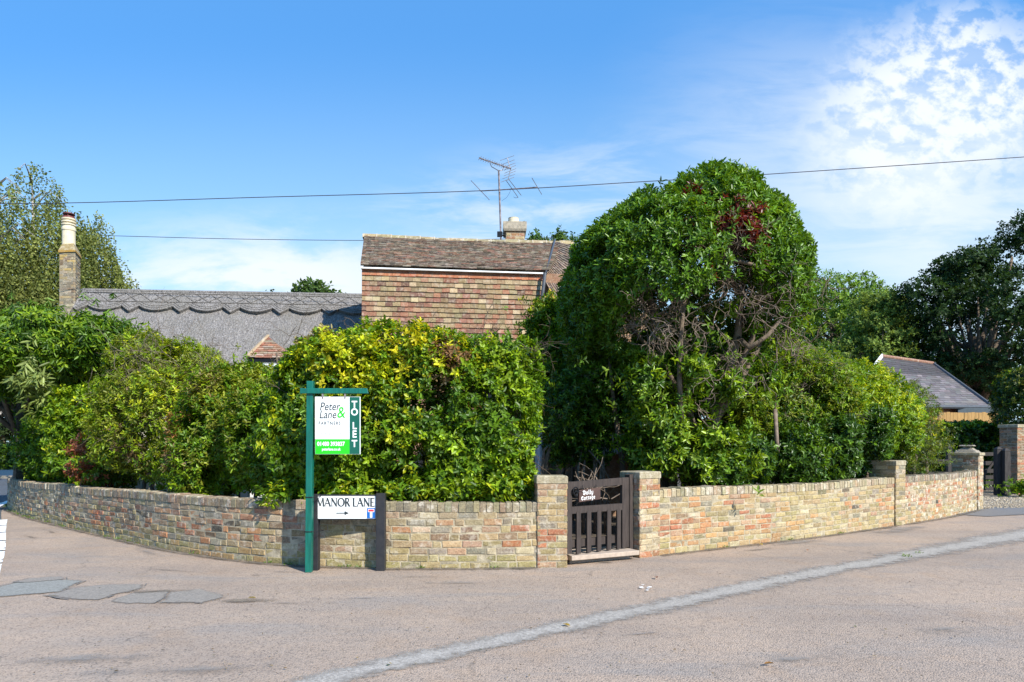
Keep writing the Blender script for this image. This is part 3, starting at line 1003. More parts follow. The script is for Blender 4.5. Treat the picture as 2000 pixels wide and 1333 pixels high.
# ------------------------------------------------------------------ garden gate and step
PL = path1.pos(path1.L) + n1 * 0.02 + t1 * 0.336     # right front corner of the left pier
PR = p0 - t2 * 0.342 + n2 * 0.02 - n2 * 0.10         # on the left face of the right pier
ga = PL - n1 * 0.10 + t1 * 0.012
gb = PR - t2 * 0.085
gu = (gb - ga); GW = gu.length; gu.normalize(); gn = Vector((gu.y, -gu.x, 0))
Z = Vector((0, 0, 1))
gate = thing('garden_gate', (ga + gb) / 2, 'low dark brown wooden garden gate with five pales and a name board, between brick piers', 'gate')
TH = 0.045


def gpiece(name, x0, x1, z0, z1, y0=0.0, th=TH, parent=None, mat='gate_wood', z1b=None, z0b=None):
    mb = MB()
    o = ga - gn * y0
    z1b = z1 if z1b is None else z1b; z0b = z0 if z0b is None else z0b
    b = [o + gu * x0, o + gu * x1, o + gu * x1 - gn * th, o + gu * x0 - gn * th]
    zs0 = [z0, z0b, z0b, z0]; zs1 = [z1, z1b, z1b, z1]
    mb.hexa([p + Z * z for p, z in zip(b, zs0)] + [p + Z * z for p, z in zip(b, zs1)])
    return mb.build(name, M[mat], parent if parent else gate)


st = 0.085
gpiece('stile', 0.004, st, 0.135, 0.975)
gpiece('stile', GW - st - .03, GW - .004, 0.135, 1.0)
gpiece('top_rail', st + .001, GW - st - .031, 0.885, 0.972, 0.002, z1b=.998, z0b=.91)
gpiece('middle_rail', st + .001, GW - st - .031, 0.60, 0.68, 0.002)
gpiece('bottom_rail', st + .001, GW - st - .031, 0.20, 0.29, 0.03, 0.03)
span = GW - 2 * st - .03
for k in range(5):
    c = st + span * (k + 0.5 + 0.12) / 5
    gpiece('pale', c - .032, c + .032, 0.125, 0.615, -0.005, 0.022)
tp = MB()
o_ = PR - t2 * 0.075 + n2 * 0.0
tp.hexa([o_, o_ + t2 * .06, o_ + t2 * .06 - n2 * .09, o_ - n2 * .09] + [o_ + Z * 1.03, o_ + t2 * .06 + Z * 1.04, o_ + t2 * .06 - n2 * .09 + Z * 1.04, o_ - n2 * .09 + Z * 1.03])
tag(tp.build('gate_post', M['gate_wood']), 'dark timber hanging post fixed between the small garden gate and the right brick pier', 'post')
# ring latch
lt = MB()
lc = ga + gu * 0.115 + gn * 0.03 + Z * 0.865
ring = [lc + gu * (0.038 * math.cos(a)) + Z * (0.045 * math.sin(a)) for a in np.linspace(0, 2 * math.pi, 15)]
lt.tube(ring, 0.008, 6)
ring = [lc - Z * .03 + gn * .006 + gu * (0.026 * math.cos(a)) + Z * (0.03 * math.sin(a)) for a in np.linspace(0, 2 * math.pi, 13)]
lt.tube(ring, 0.006, 6)
lt.tube([lc + gu * .02, lc + gu * 0.17 - Z * .03], 0.007, 6)
lt.tube([lc + gn * .01, lc - gn * .05], 0.012, 6)
lt.build('latch', M['iron'], gate)
Mx = Matrix((( gu.x, 0, gn.x, 0), (gu.y, 0, gn.y, 0), (0, 1, 0, 0), (0, 0, 0, 1)))


def frame_matrix(o, u, n):
    """local x = u, local y = up, local z = n"""
    return Matrix(((u.x, 0, n.x, o.x), (u.y, 0, n.y, o.y), (u.z, 1, n.z, o.z), (0, 0, 0, 1)))


def text_mesh(name, txt, size, FM, mat, parent, align='LEFT', sx=1.0, shear=0.0, off=0.0, ext=0.0008, space=1.0, rot=0.0, loc=(0, 0)):
    cu = bpy.data.curves.new(name, 'FONT')
    cu.body = txt; cu.size = size; cu.align_x = align; cu.shear = shear; cu.offset = off
    cu.extrude = ext; cu.space_character = space; cu.resolution_u = 3
    tmp = bpy.data.objects.new(name, cu)
    col.objects.link(tmp)
    bpy.context.view_layer.update()
    dg = bpy.context.evaluated_depsgraph_get()
    me = bpy.data.meshes.new_from_object(tmp.evaluated_get(dg))
    bpy.data.objects.remove(tmp)
    me.name = name
    me.transform(FM @ Matrix.Translation((loc[0], loc[1], 0)) @ Matrix.Rotation(rot, 4, 'Z') @ Matrix.Diagonal((sx, 1, 1, 1)))
    me.materials.clear()
    return link(name, me, mat, parent)


# name board on the gate
nb = MB()
nbx0, nbx1 = 0.165, 0.50
no = ga + gn * 0.035
tl = 0.02
nb.hexa([no + gu * nbx0 + Z * .735, no + gu * nbx1 + Z * (.735 + tl), no + gu * nbx1 - gn * .02 + Z * (.735 + tl), no + gu * nbx0 - gn * .02 + Z * .735,
         no + gu * nbx0 + Z * .875, no + gu * nbx1 + Z * (.875 + tl), no + gu * nbx1 - gn * .02 + Z * (.875 + tl), no + gu * nbx0 - gn * .02 + Z * .875])
nbo = nb.build('name_board', M['name_wood'], gate)
for xx in (nbx0 + .06, nbx1 - .06):
    cbm = MB(); cbm.tube([no + gu * xx + Z * .87 - gn * .012, no + gu * xx + Z * .93 - gn * .012], .004, 5)
    cbm.build('hanging_hook', M['iron'], nbo)


def glyphs(name, strokes, FM, mat, parent, z=0.0008):
    """lettering drawn as thick strokes: (points, width) in local units"""
    mb = MB()
    for si, (pts, w) in enumerate(strokes):
        zz = z + si * 0.00004
        for (a, b) in zip(pts[:-1], pts[1:]):
            a = Vector(a); b = Vector(b); d = (b - a)
            if d.length < 1e-6: continue
            d.normalize(); n = Vector((-d.y, d.x)) * w / 2; e = d * w * 0.28
            q = [a - e - n, b + e - n, b + e + n, a - e + n]
            mb.face([FM @ Vector((p.x, p.y, zz)) for p in q])
            zz += 0.000004
    return mb.build(name, mat, parent)


# blackletter strokes, unit height 1
BL = {
    'D': ([([(.15, .75), (.45, .9), (.75, .72), (.75, .25), (.45, .02), (.15, .15)], .16), ([(.2, .6), (.3, .3), (.5, .2)], .14), ([(.0, .78), (.35, .98)], .12), ([(.42, .75), (.42, .3)], .1)], .95),
    'C': ([([(.7, .78), (.4, .92), (.12, .68), (.12, .25), (.4, .02), (.72, .2)], .18), ([(.42, .85), (.42, .45)], .1), ([(.42, .5), (.7, .55)], .1)], .9),
    'o': ([([(.1, .15), (.1, .5), (.3, .66), (.5, .5), (.5, .15), (.3, 0), (.1, .15)], .15)], .68),
    'l': ([([(.15, .98), (.15, .12), (.28, .02)], .17)], .42),
    'y': ([([(.08, .62), (.1, .2), (.3, .05)], .15), ([(.5, .65), (.5, .1), (.3, -.3), (.1, -.2)], .15)], .68),
    't': ([([(.2, .78), (.2, .12), (.4, .02)], .16), ([(.0, .62), (.48, .62)], .11)], .55),
    'a': ([([(.08, .5), (.28, .66), (.48, .5), (.48, .02)], .15), ([(.48, .35), (.15, .3), (.1, .08), (.4, .05)], .12)], .68),
    'g': ([([(.5, .62), (.15, .6), (.1, .25), (.3, .08), (.5, .2), (.5, .62), (.5, -.2), (.15, -.3)], .14)], .7),
    'e': ([([(.12, .32), (.48, .42), (.42, .62), (.15, .55), (.1, .15), (.3, 0), (.5, .1)], .14)], .62)}


def bl_word(txt, x, y, h):
    o = []
    for ch in txt:
        st_, w = BL[ch]
        for pts, ww in st_:
            o.append(([(x + p[0] * h, y + p[1] * h) for p in pts], ww * h))
        x += w * h * 1.02
    return o


FMn = frame_matrix(no + gn * 0.001 + Z * .735 + gu * nbx0, (gu + Z * 0.06), gn)
glyphs('lettering', bl_word('Dolly', 0.055, 0.077, 0.052) + bl_word('Cottage', 0.03, 0.018, 0.046), FMn, M['white_paint'], nbo)

# step
sp = MB()
f0 = gnd(1117, 1106); f1 = gnd(1249, 1094)
f0 = Vector((f0.x, f0.y, 0)); f1 = Vector((f1.x, f1.y, 0))
su = (f1 - f0).normalized(); sn = Vector((su.y, -su.x, 0))
Ls = (f1 - f0).length
zt = 0.115
b0 = [f0, f1, f1 - sn * .46, f0 - sn * .46]
sp.hexa([p + Z * (zt - .055) for p in b0] + [p + Z * zt for p in b0])
b1 = [f0 + su * .05 - sn * .13, f1 - su * .05 - sn * .13, f1 - su * .03 - sn * .45, f0 + su * .03 - sn * .45]
sp.hexa([p for p in b1] + [p + Z * (zt - .056) for p in b1])
so = sp.build('doorstep', M['step'])
bvm = so.modifiers.new('b', 'BEVEL'); bvm.width = .006; bvm.segments = 2
tag(so, 'pale concrete step slab in front of the small wooden garden gate', 'step')

# ------------------------------------------------------------------ street name sign
D0 = 7.62
sy = D0
sg = thing('street_sign', (-1.78, sy, 0), 'low white street name plate between two black posts, reading Manor Lane', 'sign')


def post(name, x0, x1, y0, y1, z1, mat, parent, lean=0.0, bev=.004):
    mb = MB()
    mb.hexa([(x0 - lean, y0, 0), (x1 - lean, y0, 0), (x1 - lean, y1, 0), (x0 - lean, y1, 0), (x0, y0, z1), (x1, y0, z1), (x1, y1, z1), (x0, y1, z1)])
    o = mb.build(name, M[mat], parent)
    b = o.modifiers.new('b', 'BEVEL'); b.width = bev; b.segments = 2
    return o


X = lambda px, D: (px - 1000) * D / F
Zp = lambda py, D: EYE - (py - HZ) * D / F
pr = post('post', X(735, D0), X(735, D0) + .098, D0 - .03, D0 + .07, Zp(964, D0), 'black_post', sg)
pl_ = post('post', X(604, D0 + .04), X(604, D0) + .098, D0 - .01, D0 + .09, Zp(966, D0), 'black_post', sg)
fx0, fx1 = X(604, D0) + .099, X(735, D0) - .001
pm = MB(); pm.box(X(614.5, D0), D0 + .000, Zp(1015.5, D0), fx1, D0 + .025, Zp(966.5, D0))
pf = pm.build('sign_frame', M['black_post'], sg)
plate = MB(); plate.box(X(616, D0), D0 - .006, Zp(1013.3, D0), fx1 - .004, D0 - .001, Zp(969.3, D0))
plo = plate.build('name_plate', M['white_sign'], sg)
PX0 = X(616, D0); PW = fx1 - .004 - PX0; PZ0 = Zp(1013.3, D0); PH = Zp(969.3, D0) - PZ0
FMs = frame_matrix(Vector((PX0, D0 - .008, PZ0)), Vector((1, 0, 0)), Vector((0, -1, 0)))


def letters_ml():
    h = 0.088; y0 = PH - h - .024
    T, t_ = .017, .009
    S = []
    def add(x, w, strokes):
        for pts, ww in strokes:
            S.append(([(x + p[0] * w, y0 + p[1] * h) for p in pts], ww))
    def ser(x, w, cx, cy, hw=.012):
        S.append(([(x + cx * w - hw, y0 + cy * h), (x + cx * w + hw, y0 + cy * h)], .004))
    def M_(x, w): add(x, w, [([(.02, 0), (.12, 1)], t_), ([(.12, 1), (.5, .05)], T), ([(.5, .05), (.88, 1)], t_), ([(.88, 1), (.98, 0)], T)]); ser(x, w, .02, 0); ser(x, w, .98, 0)
    def A_(x, w): add(x, w, [([(.0, 0), (.48, 1)], t_), ([(.48, 1), (1, 0)], T), ([(.2, .34), (.8, .34)], t_)]); ser(x, w, 0, 0); ser(x, w, 1, 0)
    def N_(x, w): add(x, w, [([(.08, 0), (.08, 1)], t_), ([(.06, 1), (.92, 0)], T), ([(.92, 0), (.92, 1)], t_)]); ser(x, w, .08, 0); ser(x, w, .92, 1); ser(x, w, .08, 1, .008)
    def O_(x, w):
        n = 20
        for k in range(n):
            a, b = 2 * math.pi * k / n, 2 * math.pi * (k + 1) / n
            add(x, w, [([(.5 + .5 * math.cos(a), .5 + .5 * math.sin(a)), (.5 + .5 * math.cos(b), .5 + .5 * math.sin(b))], t_ + (T - t_) * abs(math.cos((a + b) / 2)))])
    def R_(x, w): add(x, w, [([(.12, 0), (.12, 1)], T), ([(.12, 1), (.6, 1), (.78, .88), (.78, .65), (.6, .52), (.12, .52)], t_ * 1.3), ([(.45, .52), (1, 0)], T)]); ser(x, w, .12, 0)
    def L_(x, w): add(x, w, [([(.1, 1), (.1, 0)], T), ([(.1, 0), (1, 0)], t_)]); ser(x, w, .1, 1)
    def E_(x, w): add(x, w, [([(.1, 0), (.1, 1)], T), ([(.1, 1), (.9, 1)], t_), ([(.1, .52), (.75, .52)], t_), ([(.1, 0), (.95, 0)], t_)])
    x = .018
    sc = (PW - .036) / 0.742
    for fn, w, g in ((M_, .098, .014), (A_, .076, .018), (N_, .076, .018), (O_, .082, .018), (R_, .058, .054), (L_, .046, .012), (A_, .074, .018), (N_, .076, .018), (E_, .052, 0)):
        fn(x, w * sc * .92); x += (w + g) * sc * .925
    return S


glyphs('lettering', letters_ml(), FMs, M['ink'], plo)
ar = MB()
ay = .062
for q in ([(.235, ay - .0055), (.335, ay - .0055), (.335, ay + .0055), (.235, ay + .0055)], [(.328, ay - .023), (.378, ay), (.328, ay + .023)]):
    ar.face([FMs @ Vector((p[0], p[1], .001)) for p in q])
ar.build('arrow', M['ink'], plo)
bx1 = PW - .004; bx0 = bx1 - .094
tm = MB(); tm.face([FMs @ Vector(p) for p in ((bx0, .004, .001), (bx1, .004, .001), (bx1, .118, .001), (bx0, .118, .001))]); tm.build('no_through_road_panel', M['blue'], plo)
tm = MB(); tm.face([FMs @ Vector(p) for p in ((bx0 + .034, .012, .002), (bx0 + .06, .012, .002), (bx0 + .06, .078, .002), (bx0 + .034, .078, .002))]); tm.build('white_stem', M['white_sign'], plo)
tm = MB(); tm.face([FMs @ Vector(p) for p in ((bx0 + .012, .074, .0025), (bx0 + .082, .074, .0025), (bx0 + .082, .106, .0025), (bx0 + .012, .106, .0025))]); tm.build('white_bar', M['white_sign'], plo)
tm = MB(); tm.face([FMs @ Vector(p) for p in ((bx0 + .017, .079, .003), (bx0 + .077, .079, .003), (bx0 + .077, .101, .003), (bx0 + .017, .101, .003))]); tm.build('red_bar', M['red'], plo)

# ------------------------------------------------------------------ to let board
DT = 7.53
tb = thing('letting_sign', (X(604, DT), DT, 0), 'tall green post with white and green estate agent TO LET board on its arm', 'sign')
gx0 = X(600.5, DT)
gp_ = post('post', gx0, gx0 + .071, DT - .035, DT + .035, Zp(745, DT), 'green_paint', tb, lean=0.018)
ap = MB()
az0, az1 = Zp(770, DT), Zp(759.5, DT)
ax0, ax1 = X(589, DT), X(722, DT)
ap.hexa([(ax0, DT - .062, az0), (ax1, DT - .062, az0), (ax1, DT - .037, az0), (ax0, DT - .037, az0), (ax0 + .0, DT - .062, az1), (ax1 - .015, DT - .062, az1), (ax1 - .015, DT - .037, az1), (ax0, DT - .037, az1)])
ao = ap.build('arm', M['green_paint'], tb)
b_ = ao.modifiers.new('b', 'BEVEL'); b_.width = .006; b_.segments = 2
bm = MB()
bx0_, bx1_ = X(618, DT), X(706, DT); bz0_, bz1_ = Zp(887.5, DT), Zp(776, DT)
bm.box(bx0_, DT - .052, bz0_, bx1_, DT - .044, bz1_)
bo = bm.build('board', M['white_sign'], tb)
BW = bx1_ - bx0_; BH = bz1_ - bz0_
FMb = frame_matrix(Vector((bx0_, DT - .0525, bz0_)), Vector((1, 0, 0)), Vector((0, -1, 0)))


def panel(name, x0, y0, x1, y1, mat, z=.0006):
    mb = MB(); mb.face([FMb @ Vector(p) for p in ((x0, y0, z), (x1, y0, z), (x1, y1, z), (x0, y1, z))])
    return mb.build(name, M[mat], bo)


sx_ = BW * 0.762
panel('green_panel', 0.002, 0.002, sx_, BH * 0.262, 'bright_green')
panel('dark_green_panel', sx_, 0.002, BW - .008, BH - .003, 'dark_green')
text_mesh('lettering', 'Peter', 0.125, FMb, M['ink'], bo, sx=0.80, shear=0.22, off=.0012, loc=(.048, BH * .765), ext=.0004)
text_mesh('lettering', 'Lane', 0.125, FMb, M['ink'], bo, sx=0.80, shear=0.22, off=.0012, loc=(.042, BH * .625), ext=.0004)
text_mesh('ampersand', '&', 0.175, FMb, M['bright_green'], bo, sx=0.84, shear=0.1, off=.001, loc=(.238, BH * .635), ext=.0008)
text_mesh('lettering', 'PARTNERS', 0.052, FMb, M['ink'], bo, sx=0.80, space=1.32, off=.0012, loc=(.037, BH * .512), ext=.0004)
text_mesh('lettering', 'EST 1990', 0.030, FMb, M['grey_ink'], bo, sx=0.9, space=1.1, loc=(.115, BH * .445), ext=.0004)
text_mesh('lettering', 'The Lettings Department', 0.036, FMb, M['grey_ink'], bo, sx=0.72, shear=.2, loc=(.042, BH * .345), ext=.0004)
for (x0, x1, y) in ((.04, .335, .585), (.04, .105, .455), (.265, .335, .455)):
    panel('rule_line', x0, BH * y, x1, BH * y + .0022, 'grey_ink')
text_mesh('lettering', '01480 393837', 0.062, FMb, M['white_sign'], bo, sx=0.84, off=.0022, loc=(.024, BH * .148), ext=.0009)
text_mesh('lettering', 'peterlane.co.uk', 0.042, FMb, M['white_sign'], bo, sx=0.78, off=.0012, loc=(.075, BH * .066), ext=.0009)
# TO LET, upright letters stacked down the panel
cxp = (sx_ + BW - .008) / 2
for ch, fy in (('T', .845), ('O', .715), ('L', .475), ('E', .33), ('T', .165)):
    text_mesh('lettering', ch, 0.106, FMb, M['white_sign'], bo, align='CENTER', sx=0.92, off=.003, loc=(cxp - .002, BH * (fy - .055) + .012), ext=.0009)
for xx in (.075, .32):
    hk = MB(); hk.box(bx0_ + xx, DT - .056, bz1_ - .02, bx0_ + xx + .016, DT - .040, az0 + .002)
    hk.build('bracket', M['rust'], tb)
# black ties round the posts
for zz, w in ((Zp(971, DT), .13), (Zp(1038, DT), .17)):
    cm = MB()
    x0 = gx0 - .02 - (.012 if zz < .6 else .004)
    rect = [(x0, DT - .044), (x0 + w, DT - .044), (x0 + w, DT + .11), (x0, DT + .11), (x0, DT - .044)]
    rect = [(x0 + .012, DT - .042), (x0 + w, DT - .042), (x0 + w + .02, DT + .1), (x0 + .02, DT + .1), (x0 + .012, DT - .042)]
    cm.tube([(a, b, zz) for a, b in rect], .0045, 5)
    cm.build('tie', M['cable'], tb)

# ------------------------------------------------------------------ cottage with hung tiles
hd_ang = math.radians(7.0)
hu = Vector((math.cos(hd_ang), math.sin(hd_ang), 0)); hb = Vector((-math.sin(hd_ang), math.cos(hd_ang), 0))
HO = Vector((X(709, 13.5), 13.5, 0))
cot = thing('brick_cottage', HO + hu * 2, 'brick cottage with clay tile hung upper wall and old tiled roof, above the yellow hedge', 'house')


def hp(u, b, z):
    return HO + hu * u + hb * b + Z * z


HW = 3.62; EZ = 4.93; RB = 2.05; RZ = 6.16
TP = [(0.31, 0.135, 0.085), (0.27, 0.175, 0.10), (0.32, 0.185, 0.115), (0.26, 0.115, 0.08), (0.31, 0.225, 0.12), (0.24, 0.18, 0.10), (0.18, 0.09, 0.07)]
core = MB()
core.hexa([hp(0, 0, 0), hp(HW + 1.2, 0, 0), hp(HW + 1.2, 4.1, 0), hp(0, 4.1, 0), hp(0, 0, EZ - .02), hp(HW + 1.2, 0, EZ - .02), hp(HW + 1.2, 4.1, EZ - .02), hp(0, 4.1, EZ - .02)], (0.30, 0.16, 0.10, .2))
for side in (0.0,):
    core.face([hp(side, 0, EZ - .02), hp(side, RB, RZ - .06), hp(side, RB * 2, EZ - .02)][::-1], (0.30, 0.16, 0.10, .2))
core.build('wall', M['brick'], cot)
tm = MB()
g_ = 0.1
nrow = 23
for r in range(nrow):
    zt_ = EZ - 0.068 - r * g_
    u = -0.02 - (0.08 if r % 2 else 0)
    while u < HW:
        w = random.uniform(.140, .165)
        a, b = max(-.02, u), min(HW, u + w - .004)
        if b - a > .03:
            c = random.choice(TP)
            if random.random() < .10: c = (0.47, 0.36, 0.22)
            if r == 0: c = (0.42, 0.15, 0.08)
            if r == 1 and random.random() < .5: c = (0.34, 0.25, 0.15)
            c = vary(c, .10)
            ts = 0.03 + random.gauss(0, .002); bt = zt_ - .105 + random.gauss(0, .0025); sk = random.gauss(0, .0025)
            tm.hexa([hp(a, -ts - .012, bt), hp(b, -ts - .012, bt + sk), hp(b, -ts + .004, bt + sk), hp(a, -ts + .004, bt),
                     hp(a, -.016, zt_ + .01), hp(b, -.016, zt_ + .01), hp(b, -.004, zt_ + .01), hp(a, -.004, zt_ + .01)], (*c, .25))
        u += w
tm.build('hung_tiles', M['tile'], cot)
wb = MB()
wb.hexa([hp(-.03, -.105, EZ - .058), hp(HW, -.105, EZ - .058), hp(HW, 0, EZ - .058), hp(-.03, 0, EZ - .058), hp(-.03, -.105, EZ - .030), hp(HW, -.105, EZ - .030), hp(HW, 0, EZ - .030), hp(-.03, 0, EZ - .030)])
wb.build('eaves_board', M['white_paint'], cot)


def tiled_slope(e0, e1, r0, r1, gauge, wid, cols, lift=.02, th=.014, clip=None, sag=0.0, nz=.01, dark=0):
    """plain tiles on a sloping quad: eave e0-e1, ridge r0-r1"""
    mb = MB()
    L = ((r0 - e0).length + (r1 - e1).length) / 2
    n = int(L / gauge)
    nrm = (e1 - e0).cross(r0 - e0).normalized()
    if nrm.z < 0: nrm = -nrm
    for k in range(n + 1):
        f0 = k / (n + 1); f1 = min(1, (k + 1.25) / (n + 1))
        a0 = e0.lerp(r0, f0); b0 = e1.lerp(r1, f0); a1 = e0.lerp(r0, f1); b1 = e1.lerp(r1, f1)
        W = (b0 - a0).length
        m = max(1, int(W / wid))
        off = .5 if k % 2 else 0
        rowj = random.gauss(0, nz * .4)
        for j in range(-1, m + 1):
            u0 = (j + off) / m; u1 = (j + 1 + off) / m - .004 / max(.1, W)
            u0 = max(0, u0); u1 = min(1, u1)
            if u1 - u0 < .2 / m: continue
            if clip and clip((u0 + u1) / 2, f0): continue
            h = lift + random.gauss(0, nz * .25); s_ = -nrm * 0
            dn = (e0 - r0).normalized() * random.gauss(0, nz * .5)
            sg_ = lambda u: -sag * math.sin(math.pi * u) * (0.4 + .6 * f0)
            p00 = a0.lerp(b0, u0) + dn + Z * sg_(u0); p10 = a0.lerp(b0, u1) + dn + Z * sg_(u1)
            p11 = a1.lerp(b1, u1) + Z * sg_(u1); p01 = a1.lerp(b1, u0) + Z * sg_(u0)
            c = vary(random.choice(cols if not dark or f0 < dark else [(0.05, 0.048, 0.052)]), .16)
            mb.hexa([p00 + nrm * h, p10 + nrm * h, p11 + nrm * .004, p01 + nrm * .004, p00 + nrm * (h + th), p10 + nrm * (h + th), p11 + nrm * (.004 + th), p01 + nrm * (.004 + th)], (*c, .35))
    return mb


RC = [(0.145, 0.09, 0.07), (0.115, 0.08, 0.065), (0.175, 0.105, 0.075), (0.15, 0.115, 0.085), (0.24, 0.11, 0.075), (0.21, 0.17, 0.13), (0.075, 0.06, 0.052)]
e0 = hp(-.04, -.095, EZ + .002); e1 = hp(HW + .1, -.095, EZ + .002); r0_ = hp(-.16, RB, RZ); r1_ = hp(HW + .75, RB, RZ)
rf = tiled_slope(e0, e1, r0_, r1_, .098, .16, RC, sag=.03, nz=.015)
und = MB(); und.face([e0 - Z * .0, e1, r1_, r0_][::1]); 
rf.face([e0 - Z * .006, e1 - Z * .006, r1_ - Z * .06, r0_ - Z * .06], (0.1, 0.08, 0.06, 0))
bk0, bk1 = hp(-.16, RB * 2 + .1, EZ), hp(HW + .75, RB * 2 + .1, EZ)
rf.face([r0_, r1_, bk1, bk0], (0.2, 0.13, 0.1, .3))
rfo = rf.build('roof', M['tile'], cot)
# verge end
rt = MB()
u = -0.20
k = 0
while u < HW + .75:
    w = .325
    a, b = u + .006, u + w - .012
    zz = RZ - .035 * math.sin(math.pi * max(0, min(1, (u + w / 2) / (HW + .7)))) * 1.0 + random.gauss(0, .005)
    prof = [(-.115, -.055), (-.085, .012), (-.03, .05), (.03, .05), (.085, .012), (.115, -.055)]
    c = vary((0.32, 0.265, 0.15), .12)
    for (p, q) in zip(prof[:-1], prof[1:]):
        rt.face([hp(a, RB + p[0], zz + p[1]), hp(b, RB + p[0], zz + p[1]), hp(b, RB + q[0], zz + q[1]), hp(a, RB + q[0], zz + q[1])], (*c, .6))
    for (p, q) in zip(prof[:-1], prof[1:]):   # pale mortar joint
        s2 = 1.06
        rt.face([hp(b - .004, RB + p[0] * s2, zz + p[1] * s2 + .004), hp(b + .022, RB + p[0] * s2, zz + p[1] * s2 + .004), hp(b + .022, RB + q[0] * s2, zz + q[1] * s2 + .004), hp(b - .004, RB + q[0] * s2, zz + q[1] * s2 + .004)], (0.52, 0.46, 0.36, .3))
    rt.face([hp(a, RB + p[0], zz + p[1]) for p in prof], (*c, .6)); rt.face([hp(b, RB + p[0], zz + p[1]) for p in prof][::-1], (*c, .6))
    u += w; k += 1
rt.build('ridge_tile', M['tile'], rfo)
# wing roof at the right with valley
WV0 = hp(HW, -.12, EZ - .06)                 # foot of the valley
WV1 = hp(HW + .62, RB, RZ + .02)             # head of the valley
WE0 = at(1092, 600, 13.3)
WR0 = at(1122, 482, 15.3)
wr = tiled_slope(WE0, WV0 + hb * .3, WR0, WV1, .11, .16, [(0.15, 0.105, 0.09), (0.2, 0.13, 0.1), (0.12, 0.09, 0.08)], nz=.012)
wr.face([WE0, WV0 + hb * .3, WV1, WR0], (0.12, 0.09, 0.08, .1))
wr.face([WE0, WR0, WR0 + hu * 1.6 - Z * .6, WE0 + hu * 2.0], (0.2, 0.14, 0.1, .2)); wr.face([WR0, WV1, WV1 + hu * 1.6 - Z * .6, WR0 + hu * 1.6 - Z * .6], (0.2, 0.14, 0.1, .2))
wro = wr.build('roof', M['tile'], cot)
wn = MB()
wn.hexa([hp(HW + .25, -.9, 0), hp(HW + 2.5, -.9, 0), hp(HW + 2.5, 0, 0), hp(HW + .25, 0, 0), hp(HW + .25, -.9, EZ - .95), hp(HW + 2.5, -.9, EZ - .95), hp(HW + 2.5, 0, EZ - .95), hp(HW + .25, 0, EZ - .95)], (0.34, 0.2, 0.13, .3))
wn.build('wall', M['brick'], cot)
dp = MB()
dp.tube([hp(HW + .0, -.16, EZ - .05), hp(HW - .03, -.17, EZ - .3), hp(HW - .14, -.17, EZ - 1.25), hp(HW - .14, -.17, 2.0)], .036, 8)
dp.tube([hp(HW + .02, -.16, EZ - .04), WV1 + Z * .06], .022, 6)
dp.build('downpipe', M['lead'], cot)
# white downpipe and windows seen through the garden
wp = MB(); wp.tube([at(1055, 790, 13.5), at(1055, 945, 13.5)], .05, 8); wp.build('white_downpipe', M['white_paint'], cot)


def window(parent, px0, py0, px1, py1, D, nx=3, ny=2):
    x0, x1 = X(px0, D), X(px1, D); z0, z1 = Zp(py1, D), Zp(py0, D)
    fr = MB(); t = .055
    fr.box(x0, D - .02, z0, x0 + t, D + .06, z1); fr.box(x1 - t, D - .02, z0, x1, D + .06, z1)
    fr.box(x0 + t, D - .02, z0, x1 - t, D + .06, z0 + t); fr.box(x0 + t, D - .02, z1 - t, x1 - t, D + .06, z1)
    for k in range(1, nx):
        xx = x0 + (x1 - x0) * k / nx; fr.box(xx - .014, D, z0 + t, xx + .014, D + .03, z1 - t)
    for k in range(1, ny):
        zz = z0 + (z1 - z0) * k / ny; fr.box(x0 + t, D + .001, zz - .014, x1 - t, D + .029, zz + .014)
    fr.box(x0 - .05, D - .09, z0 - .05, x1 + .05, D + .06, z0 - .001)
    f = fr.build('window', M['white_paint'], parent)
    g = MB(); g.face([(x0 + t, D + .035, z0 + t), (x1 - t, D + .035, z0 + t), (x1 - t, D + .035, z1 - t), (x0 + t, D + .035, z1 - t)])
    g.build('pane', M['glass'], f)


window(cot, 1180, 790, 1250, 882, 13.08, 4, 3)
window(cot, 1010, 860, 1050, 955, 13.85, 2, 3)
# chimney on the ridge
Dc = 16.4
ch = MB()
cx0, cx1 = X(986, Dc), X(1027, Dc)
c0 = Vector((cx0, Dc, 0)); cu_ = Vector((1, .03, 0)).normalized(); cn_ = Vector((cu_.y, -cu_.x, 0))
zb, zt2 = 5.6, Zp(452, Dc)
q = [c0 + cu_ * .03, c0 + cu_ * (cx1 - cx0 - .03), c0 + cu_ * (cx1 - cx0 - .03) - cn_ * .5, c0 + cu_ * .03 - cn_ * .5]
ch.hexa([p + Z * zb for p in q] + [p + Z * zt2 for p in q], (0.4, 0.33, 0.25, .3))
k = 0
z = zb
while z < zt2 - .02:
    for a, b, nn in ((q[0], q[1], cn_), (q[3], q[0], -cu_)):
        L = (b - a).length; uu = (b - a).normalized(); s = 0; fst = .11 if k % 2 else .215
        while s < L - .02:
            l = min(fst, L - s); fst = .215
            if L - s - l < .04: l = L - s
            c = vary(pick({'orange': .3, 'red': .4, 'buff': .5, 'pink': .2}), .12)
            brick(ch, a + uu * (s + .003), a + uu * (s + l - .003), nn, z + .004, min(z + .071, zt2), (*c, .4))
            s += l
    z += .075; k += 1
cho = ch.build('chimney', M['brick'], cot)
cc2 = MB(); e = .04
qq = [c0 - cu_ * e + cn_ * (e + .02), c0 + cu_ * (cx1 - cx0 + e * .5) + cn_ * (e + .02), c0 + cu_ * (cx1 - cx0 + e * .5) - cn_ * .56, c0 - cu_ * e - cn_ * .56]
cen = (qq[0] + qq[2]) / 2
q3 = [cen + (p - cen) * .93 for p in qq]
za, zb_ = Zp(452, Dc), Zp(434, Dc)
cc2.hexa([p + Z * za for p in q3] + [p + Z * (za + .05) for p in qq], (0.3, 0.27, 0.22, .4))
